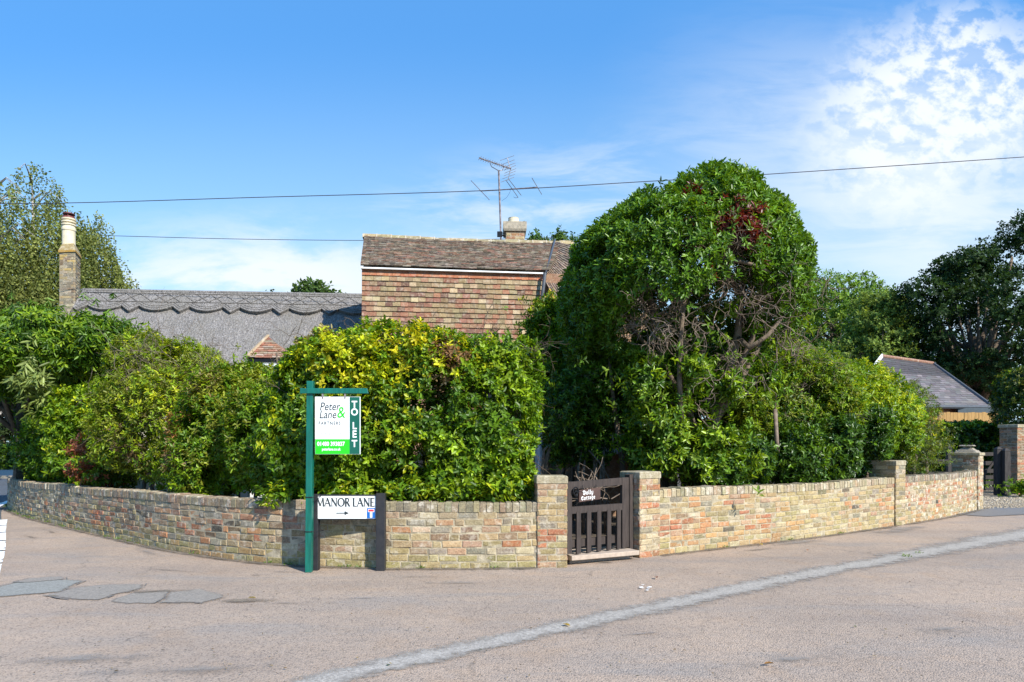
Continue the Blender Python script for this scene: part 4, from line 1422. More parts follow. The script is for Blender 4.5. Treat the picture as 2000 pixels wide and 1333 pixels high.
cc2.hexa([p + Z * (za + .05) for p in qq] + [p + Z * (zb_) for p in qq], (0.33, 0.29, 0.23, .4))
cc2.build('chimney_cap', M['stone'], cho)
pt = MB(); pcx = (X(993, Dc) + X(1013, Dc)) / 2
pt.lathe((pcx, Dc + .25, zb_), [(.14, 0), (.13, .12), (.125, .15), (.13, .17), (.10, .17)], 18)
pt.build('chimney_pot', M['pot'], cho, smooth=False)

# ------------------------------------------------------------------ aerial
DA = 16.2
ae = thing('television_aerial', at(976, 472, DA), 'tall television and radio aerial on a mast strapped beside the small chimney', 'aerial')
A = lambda px, py, d=0.0: at(px, py, DA + d)
mm = MB(); mm.tube([A(978.5, 474), A(977, 420), A(975, 360), A(974, 333)], .021, 8); mm.build('mast', M['rust'], ae)
mm = MB(); mm.tube([A(975, 460), A(986, 460, .05)], .02, 6); mm.tube([A(975, 455), A(986, 456, .05)], .012, 6); mm.box(A(971, 0).x, DA - .03, A(0, 463).z, A(981, 0).x, DA + .03, A(0, 453).z); mm.build('bracket', M['iron'], ae)
mm = MB()
b0_, b1_ = A(936, 309, -.7), A(998, 330, .3)
mm.tube([b0_, b1_], .014, 6)
mm.tube([A(957, 319, -.35), A(960, 326, -.3), A(974, 334, 0), A(981, 333, .05), A(984, 326, .1)], .009, 6)
ybo = mm.build('boom', M['alu'], ae)
bd = (b1_ - b0_).normalized(); side = Vector((0.62, 0.55, 0.56)).normalized()
side = (A(943, 303, -.45) - A(931, 316, -.95)).normalized()
for k in range(14):
    c = b0_.lerp(b1_, .02 + k / 14.2); e_ = MB(); e_.tube([c - side * .16, c + side * .16], .006, 5)
    e_.box(c.x - .016, c.y - .016, c.z - .016, c.x + .016, c.y + .016, c.z + .016)
    e_.build('element', M['alu'], ae)
mm = MB(); mm.tube([A(991, 309, .3), A(997, 332, .3)], .009, 6); mm.tube([A(997, 332, .3), A(992, 353, .3)], .009, 6); mm.build('reflector_frame', M['alu'], ae)
for (px, py, l) in ((991, 309, 14), (993, 317, 13), (995, 323, 13), (996, 328, 12), (997, 334, 12), (996, 339, 12), (994, 345, 13), (992, 351, 13)):
    e_ = MB(); e_.tube([A(px - l, py + 5, .2), A(px + l - 1, py - 4.5, .4)], .0055, 5); e_.build('element', M['alu'], ae)
mm = MB(); mm.tube([A(938, 373.5), A(975, 371.5), A(1050, 366)], .013, 6); mm.build('boom', M['rust'], ae)
for (a, b) in (((920, 353), (956, 391)), ((988, 352), (1012, 386)), ((994, 351), (1018, 382)), ((1039, 348), (1058, 380))):
    e_ = MB(); e_.tube([A(*a, -.25), A(*b, .25)], .0075, 5); e_.build('element', M['rust'], ae)
mm = MB(); mm.tube([A(1012, 386), A(1007, 387), A(1003, 385)], .005, 5); mm.tube([A(980, 393), A(990, 386), A(996, 376), A(997, 369)], .003, 5); mm.build('aerial_cable', M['cable'], ae)

# overhead wires
for name, pts, D, r, lab in (('overhead_wire', ((-200, 399), (125, 397), (500, 386), (940, 373), (1260, 355), (1465, 343), (2000, 307), (2300, 285)), 15.2, .0085, 'thin dark overhead wire crossing the whole sky above the roofs and behind the round tree'),
                             ('overhead_wire', ((-200, 452), (180, 460), (450, 467), (700, 470), (900, 469), (1135, 463), (1300, 458)), 33, .014, 'lower distant overhead wire running just above the tiled ridge of the cottage')):
    P3 = catmull([tuple(at(px, py, D)) for px, py in pts], .5)
    mb = MB(); mb.tube([tuple(p) for p in P3], r, 6)
    tag(mb.build(name, M['wire']), lab, 'wire')

# ------------------------------------------------------------------ thatched cottage
tcg = thing('thatched_cottage', (-7.5, 15.5, 0), 'long cottage with grey thatched roof and scalloped ridge, behind the bushes', 'house')
TA = Vector((X(120, 17.0), 17.0, 0)); TB_ = Vector((X(760, 17.7), 17.7, 0))
tu = (TB_ - TA); TL = tu.length; tu.normalize(); tn = Vector((tu.y, -tu.x, 0))
TZ = 5.22; pit = math.radians(49)
dn_ = tn * math.cos(pit) - Z * math.sin(pit); nr_ = tn * math.sin(pit) + Z * math.cos(pit)


def tpt(u, s, h):
    # rounded near the top
    q = TA + tu * u + Z * TZ
    return q + dn_ * s + nr_ * h


def noise3(P, freq, seed, octv=3):
    r = np.random.RandomState(seed)
    out_ = np.zeros(len(P)); amp = 1.0; tot = 0
    for o_ in range(octv):
        for k in range(5):
            d = r.normal(size=3); d /= np.linalg.norm(d)
            out_ += amp * np.sin(P @ (d * freq * (1.0 + r.rand())) + r.rand() * 7 + 1.3 * np.sin(P @ (r.normal(size=3) * freq * .5)))
        tot += amp * 5 * .5
        amp *= .55; freq *= 2.1
    return out_ / tot


th_ = []
nu, ns = 420, 150
uu_ = np.linspace(.55, TL + .3, nu); ss_ = np.linspace(0.0, 3.9, ns)
UU, SS = np.meshgrid(uu_, ss_)
tun = np.array(tu); dnn = np.array(dn_); nrn = np.array(nr_); TAn = np.array(TA) + np.array((0, 0, TZ))
Pth = TAn + UU.reshape(-1, 1) * tun + SS.reshape(-1, 1) * dnn
hh_ = noise3(Pth, 2.0, 3) * .03 + np.random.RandomState(5).normal(0, .007, len(Pth))
Pth = Pth + hh_[:, None] * nrn
ii = (np.arange(ns - 1)[:, None] * nu + np.arange(nu - 1)[None, :]).ravel()
np_mesh('roof', Pth, np.stack([ii, ii + nu, ii + nu + 1, ii + 1], 1), 4, None, M['thatch'], tcg)


def scallop(u):
    per = 1.2
    t = (u % per)
    if t < .78:
        x = t / .78
        return 0.60 + .17 * math.sin(math.pi * x) ** .8
    x = (t - .78) / .42
    return 0.60 + .20 * (1 - abs(2 * x - 1))


nu2, ns2 = 520, 26
v = []
rr = np.random.RandomState(9)
for j in range(ns2 + 3):
    for i in range(nu2):
        u = .55 + (TL - .25) * i / (nu2 - 1)
        e = scallop(u + .35)
        f = min(1, j / ns2)
        s = e * f
        h = .09 + rr.normal(0, .006)
        if j == ns2 + 1: h = .055
        if j == ns2 + 2: h = -.02
        q = tpt(u, s - .0 if j <= ns2 else s - .012 * (j - ns2), h)
        if j == 0: q = q + Z * .01
        v.append(tuple(q))
ii = (np.arange(ns2 + 2)[:, None] * nu2 + np.arange(nu2 - 1)[None, :]).ravel()
rg = np_mesh('thatch_ridge', np.array(v), np.stack([ii, ii + nu2, ii + nu2 + 1, ii + 1], 1), 4, None, M['thatch'], tcg)
# back slope and ridge roll
bkm = MB()
bdn = -tn * math.cos(pit) - Z * math.sin(pit)
q0, q1 = tpt(.55, 0, .09) + Z * .01, tpt(TL + .3, 0, .09) + Z * .01
bkm.face([q0, q1, q1 + bdn * 4, q0 + bdn * 4]); bkm.face([q0, q0 + bdn * 4, q0 + bdn * 4 - Z * 2, q0 + dn_ * 4 - Z * 2, q0 + dn_ * 4])
bkm.tube([q0 - Z * .03, q1 - Z * .03], .045, 8)
bkm.build('roof', M['thatch'], tcg)
lg = MB()
for s_ in (.12, .46):
    pts = [tpt(.6 + (TL - .4) * i / 60, s_ + rr.normal(0, .004), .098) for i in range(61)]
    lg.tube(pts, .010, 5)
u = .6; k = 0
while u < TL:
    a, b = ((.14, .44) if k % 2 == 0 else (.14, .44))
    lg.tube([tpt(u, a, .098), tpt(u + .34, b, .098)], .008, 4)
    if k % 3 != 1: lg.tube([tpt(u + .34, a, .099), tpt(u, b, .099)], .007, 4)
    u += .34; k += 1
for off in (.075, .15):
    pts = [tpt(.6 + (TL - .4) * i / 400, scallop(.6 + (TL - .4) * i / 400 + .35) - off, .098) for i in range(401)]
    lg.tube(pts, .006, 4)
lg.build('hazel_rods', M['thatch_rod'], rg)
wl = MB()
w0 = TA + tu * .9; w1 = TB_
f_ = tn * 2.3
wl.hexa([w0 + f_, w1 + f_, w1 - f_, w0 - f_] + [p + Z * 2.7 for p in (w0 + f_, w1 + f_, w1 - f_, w0 - f_)])
wl.build('wall', M['render'], tcg)
# tall chimney at the left gable
Dk = 16.9
kx0 = X(116, Dk); kx1 = X(149, Dk)
ka = math.radians(20)
ku = Vector((math.cos(ka * .35), math.sin(-ka * .35), 0)).normalized(); kn = Vector((ku.y, -ku.x, 0)).normalized()
if kn.y > 0: kn = -kn
k0 = Vector((kx0, Dk, 0))
ks = [k0, k0 + ku * .42, k0 + ku * .42 - kn * .55 + ku * .32, k0 - kn * .55 + ku * .10]
ks = [k0, k0 + ku * .43, k0 + ku * .43 + Vector((-.13, .55, 0)) * 0 + Vector((-.30, .62, 0)), k0 + Vector((-.30, .62, 0))]
ks = [k0, k0 + Vector((.43, 0, 0)), k0 + Vector((.43, 0, 0)) + Vector((-.33, .45, 0)), k0 + Vector((-.33, .45, 0))]
# near corner at px 149, right face runs back and to the right
ks = [k0, k0 + Vector((.42, -.06, 0)), k0 + Vector((.42, -.06, 0)) + Vector((-.22, .56, 0)), k0 + Vector((-.22, .56, 0))]
km = MB(); kzt = Zp(494, Dk)
km.hexa([p + Z * 3.2 for p in ks] + [p + Z * kzt for p in ks], (0.36, 0.31, 0.24, .4))
z = 3.6; k = 0
while z < kzt - .02:
    for a, b in ((ks[0], ks[1]), (ks[1], ks[2])):
        uu = (b - a).normalized(); nn = Vector((uu.y, -uu.x, 0)); L = (b - a).length; s = 0; fst = .11 if k % 2 else .215
        while s < L - .02:
            l = min(fst, L - s); fst = .215
            if L - s - l < .04: l = L - s
            f_l = max(0, (z - kzt + .6) / .6)
            c = vary(pick({'buff': .4, 'grey': .6, 'pale': .3, 'brown': .2}), .12)
            if random.random() < f_l * .35: c = (0.52, 0.36, 0.12)
            brick(km, a + uu * (s + .003), a + uu * (s + l - .003), nn, z + .004, min(z + .064, kzt), (*c, .5), outset=.004, ch=.003)
            s += l
    z += .068; k += 1
ko = km.build('chimney', M['brick'], tcg)
cen = sum(ks, Vector()) / 4
kc = MB()
big_ = [cen + (p - cen) * 1.12 for p in ks]; sm_ = [cen + (p - cen) * .72 for p in ks]
ORC = (0.50, 0.28, 0.045, .25)
kc.hexa([p + Z * kzt for p in big_] + [p + Z * (kzt + .05) for p in big_], ORC)
kc.hexa([p + Z * (kzt + .05) for p in big_] + [p + Z * (kzt + .24) for p in sm_], (0.36, 0.27, 0.12, .5))
kc.build('chimney_cap', M['brick'], ko)
kp = MB(); kz = kzt + .2; pxc = cen.x - .03
kp.lathe((pxc, cen.y, kz), [(.15, 0), (.145, .40), (.16, .42), (.16, .47), (.145, .49), (.14, .54), (.165, .545), (.165, .575), (.13, .585), (.13, .61), (.165, .615), (.165, .645), (.13, .655), (.13, .68), (.16, .685), (.16, .72), (.11, .72)], 20)
kp.build('chimney_pot', M['pot'], ko)
kw = MB(); kw.lathe((pxc, cen.y, kz + .72), [(.14, 0), (.14, .05), (.12, .055), (.03, .06)], 16)
kw.lathe((pxc, cen.y, kz + .83), [(.14, 0), (.14, .015), (.05, .05)], 16)
for a in range(4):
    an = a * math.pi / 2 + .4; kw.tube([(pxc + .11 * math.cos(an), cen.y + .11 * math.sin(an), kz + .77), (pxc + .11 * math.cos(an), cen.y + .11 * math.sin(an), kz + .84)], .008, 5)
kw.build('cowl', M['redpot'], ko)

# bay with little tiled hip roof in front of the thatch
by = thing('garden_bay', at(525, 760, 12.6) * 1.0, 'small white bay with red hipped tile roof in front of the thatch', 'outbuilding')
by.location.z = 0
ap_ = at(524, 660, 12.9); Lx = at(482, 701, 12.3); Rx = at(566, 701, 12.3); LB = Lx + Vector((0, 1.3, 0)); RB_ = Rx + Vector((0, 1.3, 0))
m1 = tiled_slope(Lx, Rx, ap_ - Vector((.02, 0, 0)), ap_ + Vector((.02, 0, 0)), .085, .15, [(0.33, 0.13, 0.085), (0.30, 0.19, 0.13), (0.36, 0.16, 0.10), (0.4, 0.3, 0.22)], nz=.012)
m2 = tiled_slope(LB, Lx, ap_, ap_ - Vector((.02, 0, 0)), .085, .15, [(0.33, 0.13, 0.085), (0.30, 0.16, 0.12)])
m1.face([Rx, RB_, ap_], (0.3, .15, .1, .2)); m1.face([LB, RB_, ap_][::-1], (0.3, .15, .1, .2))
m1.face([Lx, Rx, RB_, LB], (0.1, .08, .06, 0))
rb = m1.build('roof', M['tile'], by); m2.build('roof', M['tile'], by)
hpm = MB(); hpm.tube([Lx + Z * .03, ap_ + Z * .04], [.035, .03], 6, (0.40, 0.30, 0.20, .5)); hpm.build('hip_tile', M['tile'], rb)
fm = MB(); fm.box(Lx.x + .02, Lx.y - .01, Lx.z - .06, Rx.x - .02, Lx.y + .03, Lx.z - .004); fm.build('gutter', M['iron'], by)
wm = MB(); wm.box(Lx.x + .04, Lx.y + .05, 0, Rx.x - .04, Lx.y + 1.3, Lx.z - .02); wm.build('wall', M['white_paint'], by)
window(by, 502, 711, 545, 760, Lx.y + .0, 3, 3)

# ------------------------------------------------------------------ slate roofed outbuilding, fence, drive gates at the right
DG = 27.0
og = thing('slate_roofed_garage', at(1830, 800, DG) * 1.0, 'dark garage with grey slate roof and red ridge tiles, behind the boundary fence at right', 'garage')
og.location.z = 0
Rg0, Rg1 = at(1722, 698, 27.5), at(1822, 712, 29.5)
Eg0, Eg1 = at(1650, 792, 24.0), at(1933, 793, 26.5)
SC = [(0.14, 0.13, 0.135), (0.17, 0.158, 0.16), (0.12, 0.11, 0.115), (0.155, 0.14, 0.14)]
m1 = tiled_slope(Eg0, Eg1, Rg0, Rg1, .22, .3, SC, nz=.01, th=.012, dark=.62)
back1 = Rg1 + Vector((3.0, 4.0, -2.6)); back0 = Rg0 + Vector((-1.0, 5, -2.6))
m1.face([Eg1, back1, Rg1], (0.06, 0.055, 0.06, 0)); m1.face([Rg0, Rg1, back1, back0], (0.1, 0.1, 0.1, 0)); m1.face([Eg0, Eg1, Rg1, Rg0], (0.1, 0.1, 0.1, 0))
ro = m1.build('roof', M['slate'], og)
hr = MB(); hr.tube([Rg0 + Z * .05, Rg1 + Z * .05], .07, 8, (0.30, 0.15, 0.11, .5)); hr.build('ridge_tile', M['tile'], ro)
hr = MB(); hr.tube([Rg1 + Z * .04, Eg1 + Z * .06], .07, 6, (0.06, 0.055, 0.06, 0)); hr.build('hip', M['lead'], ro)
vb = MB(); vb.hexa([Rg0 + Vector((-.06, -.1, -.02)), Rg0 + Vector((0, -.1, -.02)), Eg0 + Vector((0, -.1, -.02)), Eg0 + Vector((-.06, -.1, -.02)), Rg0 + Vector((-.06, -.1, .12)), Rg0 + Vector((0, -.1, .12)), Eg0 + Vector((0, -.1, .12)), Eg0 + Vector((-.06, -.1, .12))])
vb.build('barge_board', M['white_paint'], ro)
gwm = MB()
a, b = Eg0 + Vector((.5, .3, 0)), Eg1 + Vector((-.25, .3, 0))
gwm.hexa([(a.x, a.y, 0), (b.x, b.y, 0), (b.x, b.y + 4, 0), (a.x, a.y + 4, 0), (a.x, a.y, a.z - .02), (b.x, b.y, b.z - .02), (b.x, b.y + 4, b.z - .02), (a.x, a.y + 4, a.z - .02)], (0.28, 0.10, 0.06, .1))
gwm.build('wall', M['brick'], og)
gd = MB(); gd.box(X(1868, 26), 25.9, 0, X(1931, 26.2), 26.0, Zp(797, 26)); gd.build('door', simple('grey_blue_paint', (0.05, 0.07, 0.085), .5), og)
gg = MB(); gg.tube([Eg0 - Z * .05 + Vector((0, -.06, 0)), Eg1 - Z * .05 + Vector((0, -.06, 0))], .07, 6); gg.build('gutter', M['lead'], og)

DF = 24.0
fo = thing('board_fence', (X(1900, DF), DF, 0), 'orange brown closeboard fence panel between slate roofed garage and ivy hedge', 'fence')
fbm = MB(); x = X(1835, DF)
fb_x1 = X(1953, DF)
while x < fb_x1:
    zt_ = Zp(806, DF) + random.gauss(0, .006)
    fbm.box(x, DF + random.uniform(-.008, .008), 0, x + .118, DF + .02, zt_); x += .125
fbm.build('boards', M['fence_wood'], fo)
for xx in (X(1850, DF), X(1950, DF)):
    pb = MB(); pb.box(xx, DF + .03, 0, xx + .1, DF + .13, Zp(808, DF)); pb.build('post', M['fence_wood'], fo)

# far right brick pier
rp = thing('brick_pier', (X(1978, 19.5), 19.5, 0), 'tall square red brick gate pier at the right edge of the drive', 'pier')
rpo = Vector((X(1990, 16.6), 16.6, 0))
ru = Vector((.80, .60, 0)); rn = Vector((.60, -.80, 0))
ru = Vector((.93, .36, 0)).normalized(); rn = Vector((ru.y, -ru.x, 0))
pillar('pillar', rp, Vector((X(1987, 19.3), 19.3, 0)), Vector((.92, .38, 0)).normalized(), Vector((.38, -.92, 0)).normalized(), .62, .48, Zp(829, 19.3), lambda s, t: (vary(pick({'brown': .5, 'red': .35, 'pink': .15, 'grey': .1, 'orange': .1}), .15), .25), cap=.09, capout=.035)

# five bar field gates of the drive
fg = thing('drive_gate', (X(1935, 19.2), 19.2, 0), 'black timber five bar drive gate beside the right brick pier, in shade', 'gate')
Dq = 19.2
ga0, ga1 = Vector((X(1902, Dq), Dq, 0)), Vector((X(1951, Dq + .1), Dq + .1, 0))
ggu = (ga1 - ga0).normalized(); GL = (ga1 - ga0).length
for z0 in (.12, .28, .44, .62, .84):
    mb = MB(); mb.obox(ga0 + Z * z0, ggu, Vector((0, 1, 0)), GL, .03, .11); mb.build('rail', M['dark_wood'], fg)
mb = MB(); mb.obox(ga0 + Z * 1.10 - Vector((0, .01, 0)), ggu, Vector((0, 1, 0)), GL, .06, .10); mb.build('top_rail', M['dark_wood'], fg)
mb = MB(); mb.hexa([ga0 + Z * .25 - Vector((0, .03, 0)), ga0 + Z * .25 + ggu * .08 - Vector((0, .03, 0)), ga1 + Z * 1.08 - Vector((0, .03, 0)), ga1 - ggu * .08 + Z * 1.08 - Vector((0, .03, 0)),
                    ga0 + Z * .25, ga0 + Z * .25 + ggu * .08, ga1 + Z * 1.08, ga1 - ggu * .08 + Z * 1.08]); mb.build('brace', M['dark_wood'], fg)


def cap_post(name, px0, px1, ptop, D, lab):
    x0, x1 = X(px0, D), X(px1, D); w = x1 - x0; zt_ = Zp(ptop, D)
    mb = MB(); mb.box(x0, D, 0, x1, D + w, zt_ - .07)
    c = Vector(((x0 + x1) / 2, D + w / 2, zt_))
    q_ = [(x0 - .012, D - .012, zt_ - .07), (x1 + .012, D - .012, zt_ - .07), (x1 + .012, D + w + .012, zt_ - .07), (x0 - .012, D + w + .012, zt_ - .07)]
    t_ = [c + Vector((sx * .02, sy * .02, 0)) for sx, sy in ((-1, -1), (1, -1), (1, 1), (-1, 1))]
    mb.hexa([Vector(p) for p in q_] + t_)
    tag(mb.build(name, M['dark_wood']), lab, 'post', 'black timber posts of the drive gates')


cap_post('gate_post', 1948, 1959, 873, 18.85, 'tallest pointed black timber gate post, at the right end of the drive gate')
cap_post('gate_post', 1963, 1974, 876, 18.7, 'black timber post closest to the right brick pier')
cap_post('gate_post', 1852, 1860, 871, 19.0, 'slim black post rising just left of the stone topped wall pier')
fr2 = thing('rail_fence', (X(1840, 18.6), 18.6, 0), 'low black rail between the bushes and the stone topped wall pier', 'fence')
mb = MB(); mb.box(X(1800, 18.6), 18.6, Zp(906, 18.6), X(1860, 18.6), 18.66, Zp(898, 18.6)); mb.build('rail', M['dark_wood'], fr2)
mb = MB(); mb.box(X(1800, 18.6), 18.6, Zp(930, 18.6), X(1860, 18.6), 18.66, Zp(922, 18.6)); mb.build('rail', M['dark_wood'], fr2)

# ------------------------------------------------------------------ foliage
rng = np.random.RandomState(42)


def G0(px, D):
    return Vector(((px - 1000) * D / F, D, 0))


def unit(a):
    return a / np.maximum(np.linalg.norm(a, axis=1, keepdims=True), 1e-9)


def blob(px, py, D, wx, wy, wz, n=2.0, trim=.07):
    """ellipsoid given where it stands: half sizes wx (px), wz (px) and depth wy (m)"""
    De = D - wy * (.8 if n > 3.5 else (.5 if n > 2.45 else .3))
    c = at(px, py, De)
    k = De / F
    return (c.x, D, c.z, max(wx * k - trim, wx * k * .5), wy, max(wz * k - trim, wz * k * .5), n)


def blob_pts(blobs, N, seed, rough=0.10, rf=2.2, inside=0.9, zmin=0.05):
    r = np.random.RandomState(seed)
    B = np.array(blobs, float)
    area = B[:, 3] * B[:, 4] + B[:, 4] * B[:, 5] + B[:, 3] * B[:, 5]
    cnt = np.maximum(8, (area / area.sum() * N * 1.7).astype(int))
    Ps, Ns = [], []
    for i, (cx, cy, cz, rx, ry, rz, n) in enumerate(B):
        m = cnt[i]
        d = unit(r.normal(size=(m * 4, 3)))
        R = np.array((rx, ry, rz))
        q = np.abs(d) / 1.0
        k = (q ** n).sum(1) ** (-1 / n)
        p = d * k[:, None] * R
        g = unit(np.sign(d) * (np.abs(p / R) ** (n - 1)) / R)
        w = (k ** 2) * np.linalg.norm(g * 0 + d / R, axis=1)
        w = w / w.max()
        keep = r.rand(len(w)) < w
        p, g = p[keep][:m], g[keep][:m]
        Ps.append(p + (cx, cy, cz)); Ns.append(g)
        P = Ps[-1]
        ok = P[:, 2] > zmin
        for j, b in enumerate(B):
            if j == i: continue
            rel = np.abs((P - b[:3]) / b[3:6])
            ok &= (rel ** b[6]).sum(1) ** (1 / b[6]) > inside
        Ps[-1] = P[ok]; Ns[-1] = g[ok]
    P = np.concatenate(Ps); Nn = np.concatenate(Ns)
    if len(P) > N:
        idx = r.permutation(len(P))[:N]; P = P[idx]; Nn = Nn[idx]
    h = noise3(P, rf, seed + 1)
    h2 = noise3(P, rf * 3.1, seed + 2)
    P = P + Nn * (h * rough + h2 * rough * .45)[:, None]
    return P, Nn


def subblobs(blobs, n, rmin, rmax, seed, flat=0.85):
    """scatter smaller lobes over the skin of larger ones"""
    P, N_ = blob_pts(blobs, n, seed, rough=0.0)
    r = np.random.RandomState(seed + 5)
    o_ = []
    for p, nn in zip(P, N_):
        q = r.uniform(rmin, rmax)
        c = p - nn * q * .55
        o_.append((c[0], c[1], c[2], q, q, q * flat, 2.0))
    return o_


def leaf_arrays(base, d, up, L, W, curl=.12, fold=.16):
    """six vertex folded leaf, two quads"""
    d = unit(d)
    s = unit(np.cross(d, up))
    n = np.cross(s, d)
    L = L[:, None]; W = W[:, None]
    v0 = base
    l1 = base + d * L * .30 - s * W * .42 + n * W * fold
    l2 = base + d * L * .70 - s * W * .36 + n * W * fold - n * L * curl * .4
    tip = base + d * L - n * L * curl
    r2 = base + d * L * .70 + s * W * .36 + n * W * fold - n * L * curl * .4
    r1 = base + d * L * .30 + s * W * .42 + n * W * fold
    return np.stack([v0, r1, r2, tip, l2, l1], 1)


def diamond_arrays(base, d, up, L, W):
    d = unit(d); s = unit(np.cross(d, up))
    L = L[:, None]; W = W[:, None]
    return np.stack([base, base + d * L * .5 + s * W * .5, base + d * L, base + d * L * .5 - s * W * .5], 1)


def palette_cols(n, pal, wts, r, P=None, regions=(), var=.16, patch=None):
    pal = np.array(pal); w = np.array(wts, float); w /= w.sum()
    if patch is not None:     # colour families vary in broad patches
        f = noise3(P, patch[0], patch[1]) * patch[2]
        u = np.clip(r.rand(n) * (1 - patch[3]) + (0.5 + 0.5 * f) * patch[3], 0, .9999)
        idx = np.searchsorted(np.cumsum(w), u).clip(0, len(pal) - 1)
    else:
        idx = r.choice(len(pal), n, p=w)
    c = pal[idx] * np.clip(1 + r.normal(0, var, (n, 1)), .4, 1.8)
    for (cx, cy, cz, rad, colr, prob) in regions:
        dd = np.linalg.norm(P - np.array((cx, cy, cz)), axis=1)
        m = (dd < rad * (1 + .3 * r.normal(size=n))) & (r.rand(n) < prob)
        c[m] = np.array(colr) * np.clip(1 + r.normal(0, .25, (m.sum(), 1)), .4, 1.8)
    return np.clip(c, .002, .9)


def foliage(name, blobs, n_sprig, k, L, W, mat, parent, pal, wts, seed, rough=.10, rf=2.2, depth=.14, updir=.35, spread=.9, sprig_len=1.0,
            gap=-.55, regions=(), carve=(), patch=None, inner=.25, stems=None, droop=0.0, quad=False, zmin=.05, clusters=0, var=.16, fold=.16):
    r = np.random.RandomState(seed)
    P, Nn = blob_pts(blobs, n_sprig, seed, rough, rf, zmin=zmin)
    dens = noise3(P, rf * 1.9, seed + 9)
    keep = dens > gap + r.rand(len(P)) * .25
    P, Nn = P[keep], Nn[keep]
    dp = r.exponential(depth, len(P)); dp = np.minimum(dp, depth * 5)
    ins = r.rand(len(P)) < inner
    dp[ins] += r.uniform(.05, .55, ins.sum())
    P = P - Nn * dp[:, None]
    for (cx, cy, cz, rx, ry, rz, pr) in carve:
        q = (((P - np.array((cx, cy, cz))) / np.array((rx, ry, rz))) ** 2).sum(1)
        kp = (q > 1 + .5 * noise3(P, 4.0, seed + 3)) | (r.rand(len(P)) > pr)
        P, Nn, dp = P[kp], Nn[kp], dp[kp]
    ax = unit(Nn + r.normal(0, .45, Nn.shape) + np.array((0, 0, updir)))
    m = len(P)
    ref = unit(np.cross(ax, r.normal(size=(m, 3))))
    ref2 = np.cross(ax, ref)
    bases, dirs, ups, ids = [], [], [], []
    for j in range(k):
        an = 2 * math.pi * (j * 0.382) + r.uniform(-.3, .3, m)
        rad = ref * np.cos(an)[:, None] + ref2 * np.sin(an)[:, None]
        f = (j + .5) / k
        d = unit(ax * (1.15 - spread * (1 - f * .55)) + rad * spread + r.normal(0, .18, (m, 3)) + np.array((0, 0, -droop)))
        b = P + ax * (f - .5)[..., None] * L * sprig_len * 1.1 if False else P + ax * ((f - .5) * L * sprig_len * 1.1)
        bases.append(b); dirs.append(d); ups.append(unit(ax + r.normal(0, .25, (m, 3)) + np.array((0, 0, .35)))); ids.append(np.arange(m))
    b = np.concatenate(bases); d = np.concatenate(dirs); u = np.concatenate(ups); ids = np.concatenate(ids)
    n = len(b)
    Ls = L * np.clip(1 + r.normal(0, .22, n), .45, 1.6); Ws = W * np.clip(1 + r.normal(0, .2, n), .5, 1.5)
    sc = palette_cols(m, pal, wts, r, P, regions, var * .8, patch)
    c = sc[ids] * np.clip(1 + r.normal(0, var, (n, 1)), .5, 1.6)
    if quad:
        Vt = diamond_arrays(b, d, u, Ls, Ws)
        Ff_ = np.arange(n * 4).reshape(-1, 4)
        o = np_mesh(name, Vt.reshape(-1, 3), Ff_, 4, c, mat, parent)
    else:
        Vt = leaf_arrays(b, d, u, Ls, Ws, curl=.12 + droop * .1, fold=fold)
        i0 = (np.arange(n) * 6)[:, None]
        Ff_ = np.concatenate([i0 + np.array((0, 1, 2, 3)), i0 + np.array((0, 3, 4, 5))], 0)
        o = np_mesh(name, Vt.reshape(-1, 3), Ff_, 4, np.concatenate([c, c], 0), mat, parent)
    return o, P, Nn


def prisms(name, A, B, r0, r1, mat, parent, c=None):
    """batch of thin tapering three sided twigs"""
    d = unit(B - A)
    ref = np.where(np.abs(d[:, 2:3]) < .9, np.array([[0, 0, 1.]]), np.array([[1., 0, 0]]))
    s = unit(np.cross(d, ref)); t = np.cross(s, d)
    n = len(A); vs = []
    for P, rr_ in ((A, r0), (B, r1)):
        for k in range(3):
            an = 2 * math.pi * k / 3
            vs.append(P + (s * math.cos(an) + t * math.sin(an)) * np.reshape(rr_, (-1, 1)))
    Vt = np.stack(vs, 1)
    i0 = (np.arange(n) * 6)[:, None]
    Ff_ = np.concatenate([i0 + np.array((0, 1, 4, 3)), i0 + np.array((1, 2, 5, 4)), i0 + np.array((2, 0, 3, 5))], 0)
    cc = None if c is None else np.concatenate([c, c, c], 0)
    return np_mesh(name, Vt.reshape(-1, 3), Ff_, 4, cc, mat, parent)


def branchy(starts, dirs, L0, r0, gens, seed, kids=3, bend=.5, shrink=.62, steps=4, grav=0.0):
    """random branching twigs: returns arrays A, B, ra, rb"""
    r = np.random.RandomState(seed)
    A, B, ra, rb = [], [], [], []
    P = np.array(starts, float); Dr = unit(np.array(dirs, float)); L = L0; rad = r0
    for g in range(gens):
        n = len(P)
        path = [P]
        cur = P; dd = Dr
        for s in range(steps):
            dd = unit(dd + r.normal(0, bend / steps ** .5, (n, 3)) + np.array((0, 0, grav)))
            nxt = cur + dd * (L / steps) * r.uniform(.6, 1.3, (n, 1))
            A.append(cur); B.append(nxt)
            ra.append(np.full(n, rad * (1 - .4 * s / steps))); rb.append(np.full(n, rad * (1 - .4 * (s + 1) / steps)))
            cur = nxt; path.append(cur)
        newP, newD = [], []
        for q in range(kids):
            idx = r.randint(1, steps + 1, n)
            pts = np.stack(path, 0)[idx, np.arange(n)]
            newP.append(pts); newD.append(unit(dd + r.normal(0, .75, (n, 3))))
        P = np.concatenate(newP); Dr = np.concatenate(newD); L *= shrink; rad *= .58
    return np.concatenate(A), np.concatenate(B), np.concatenate(ra), np.concatenate(rb)


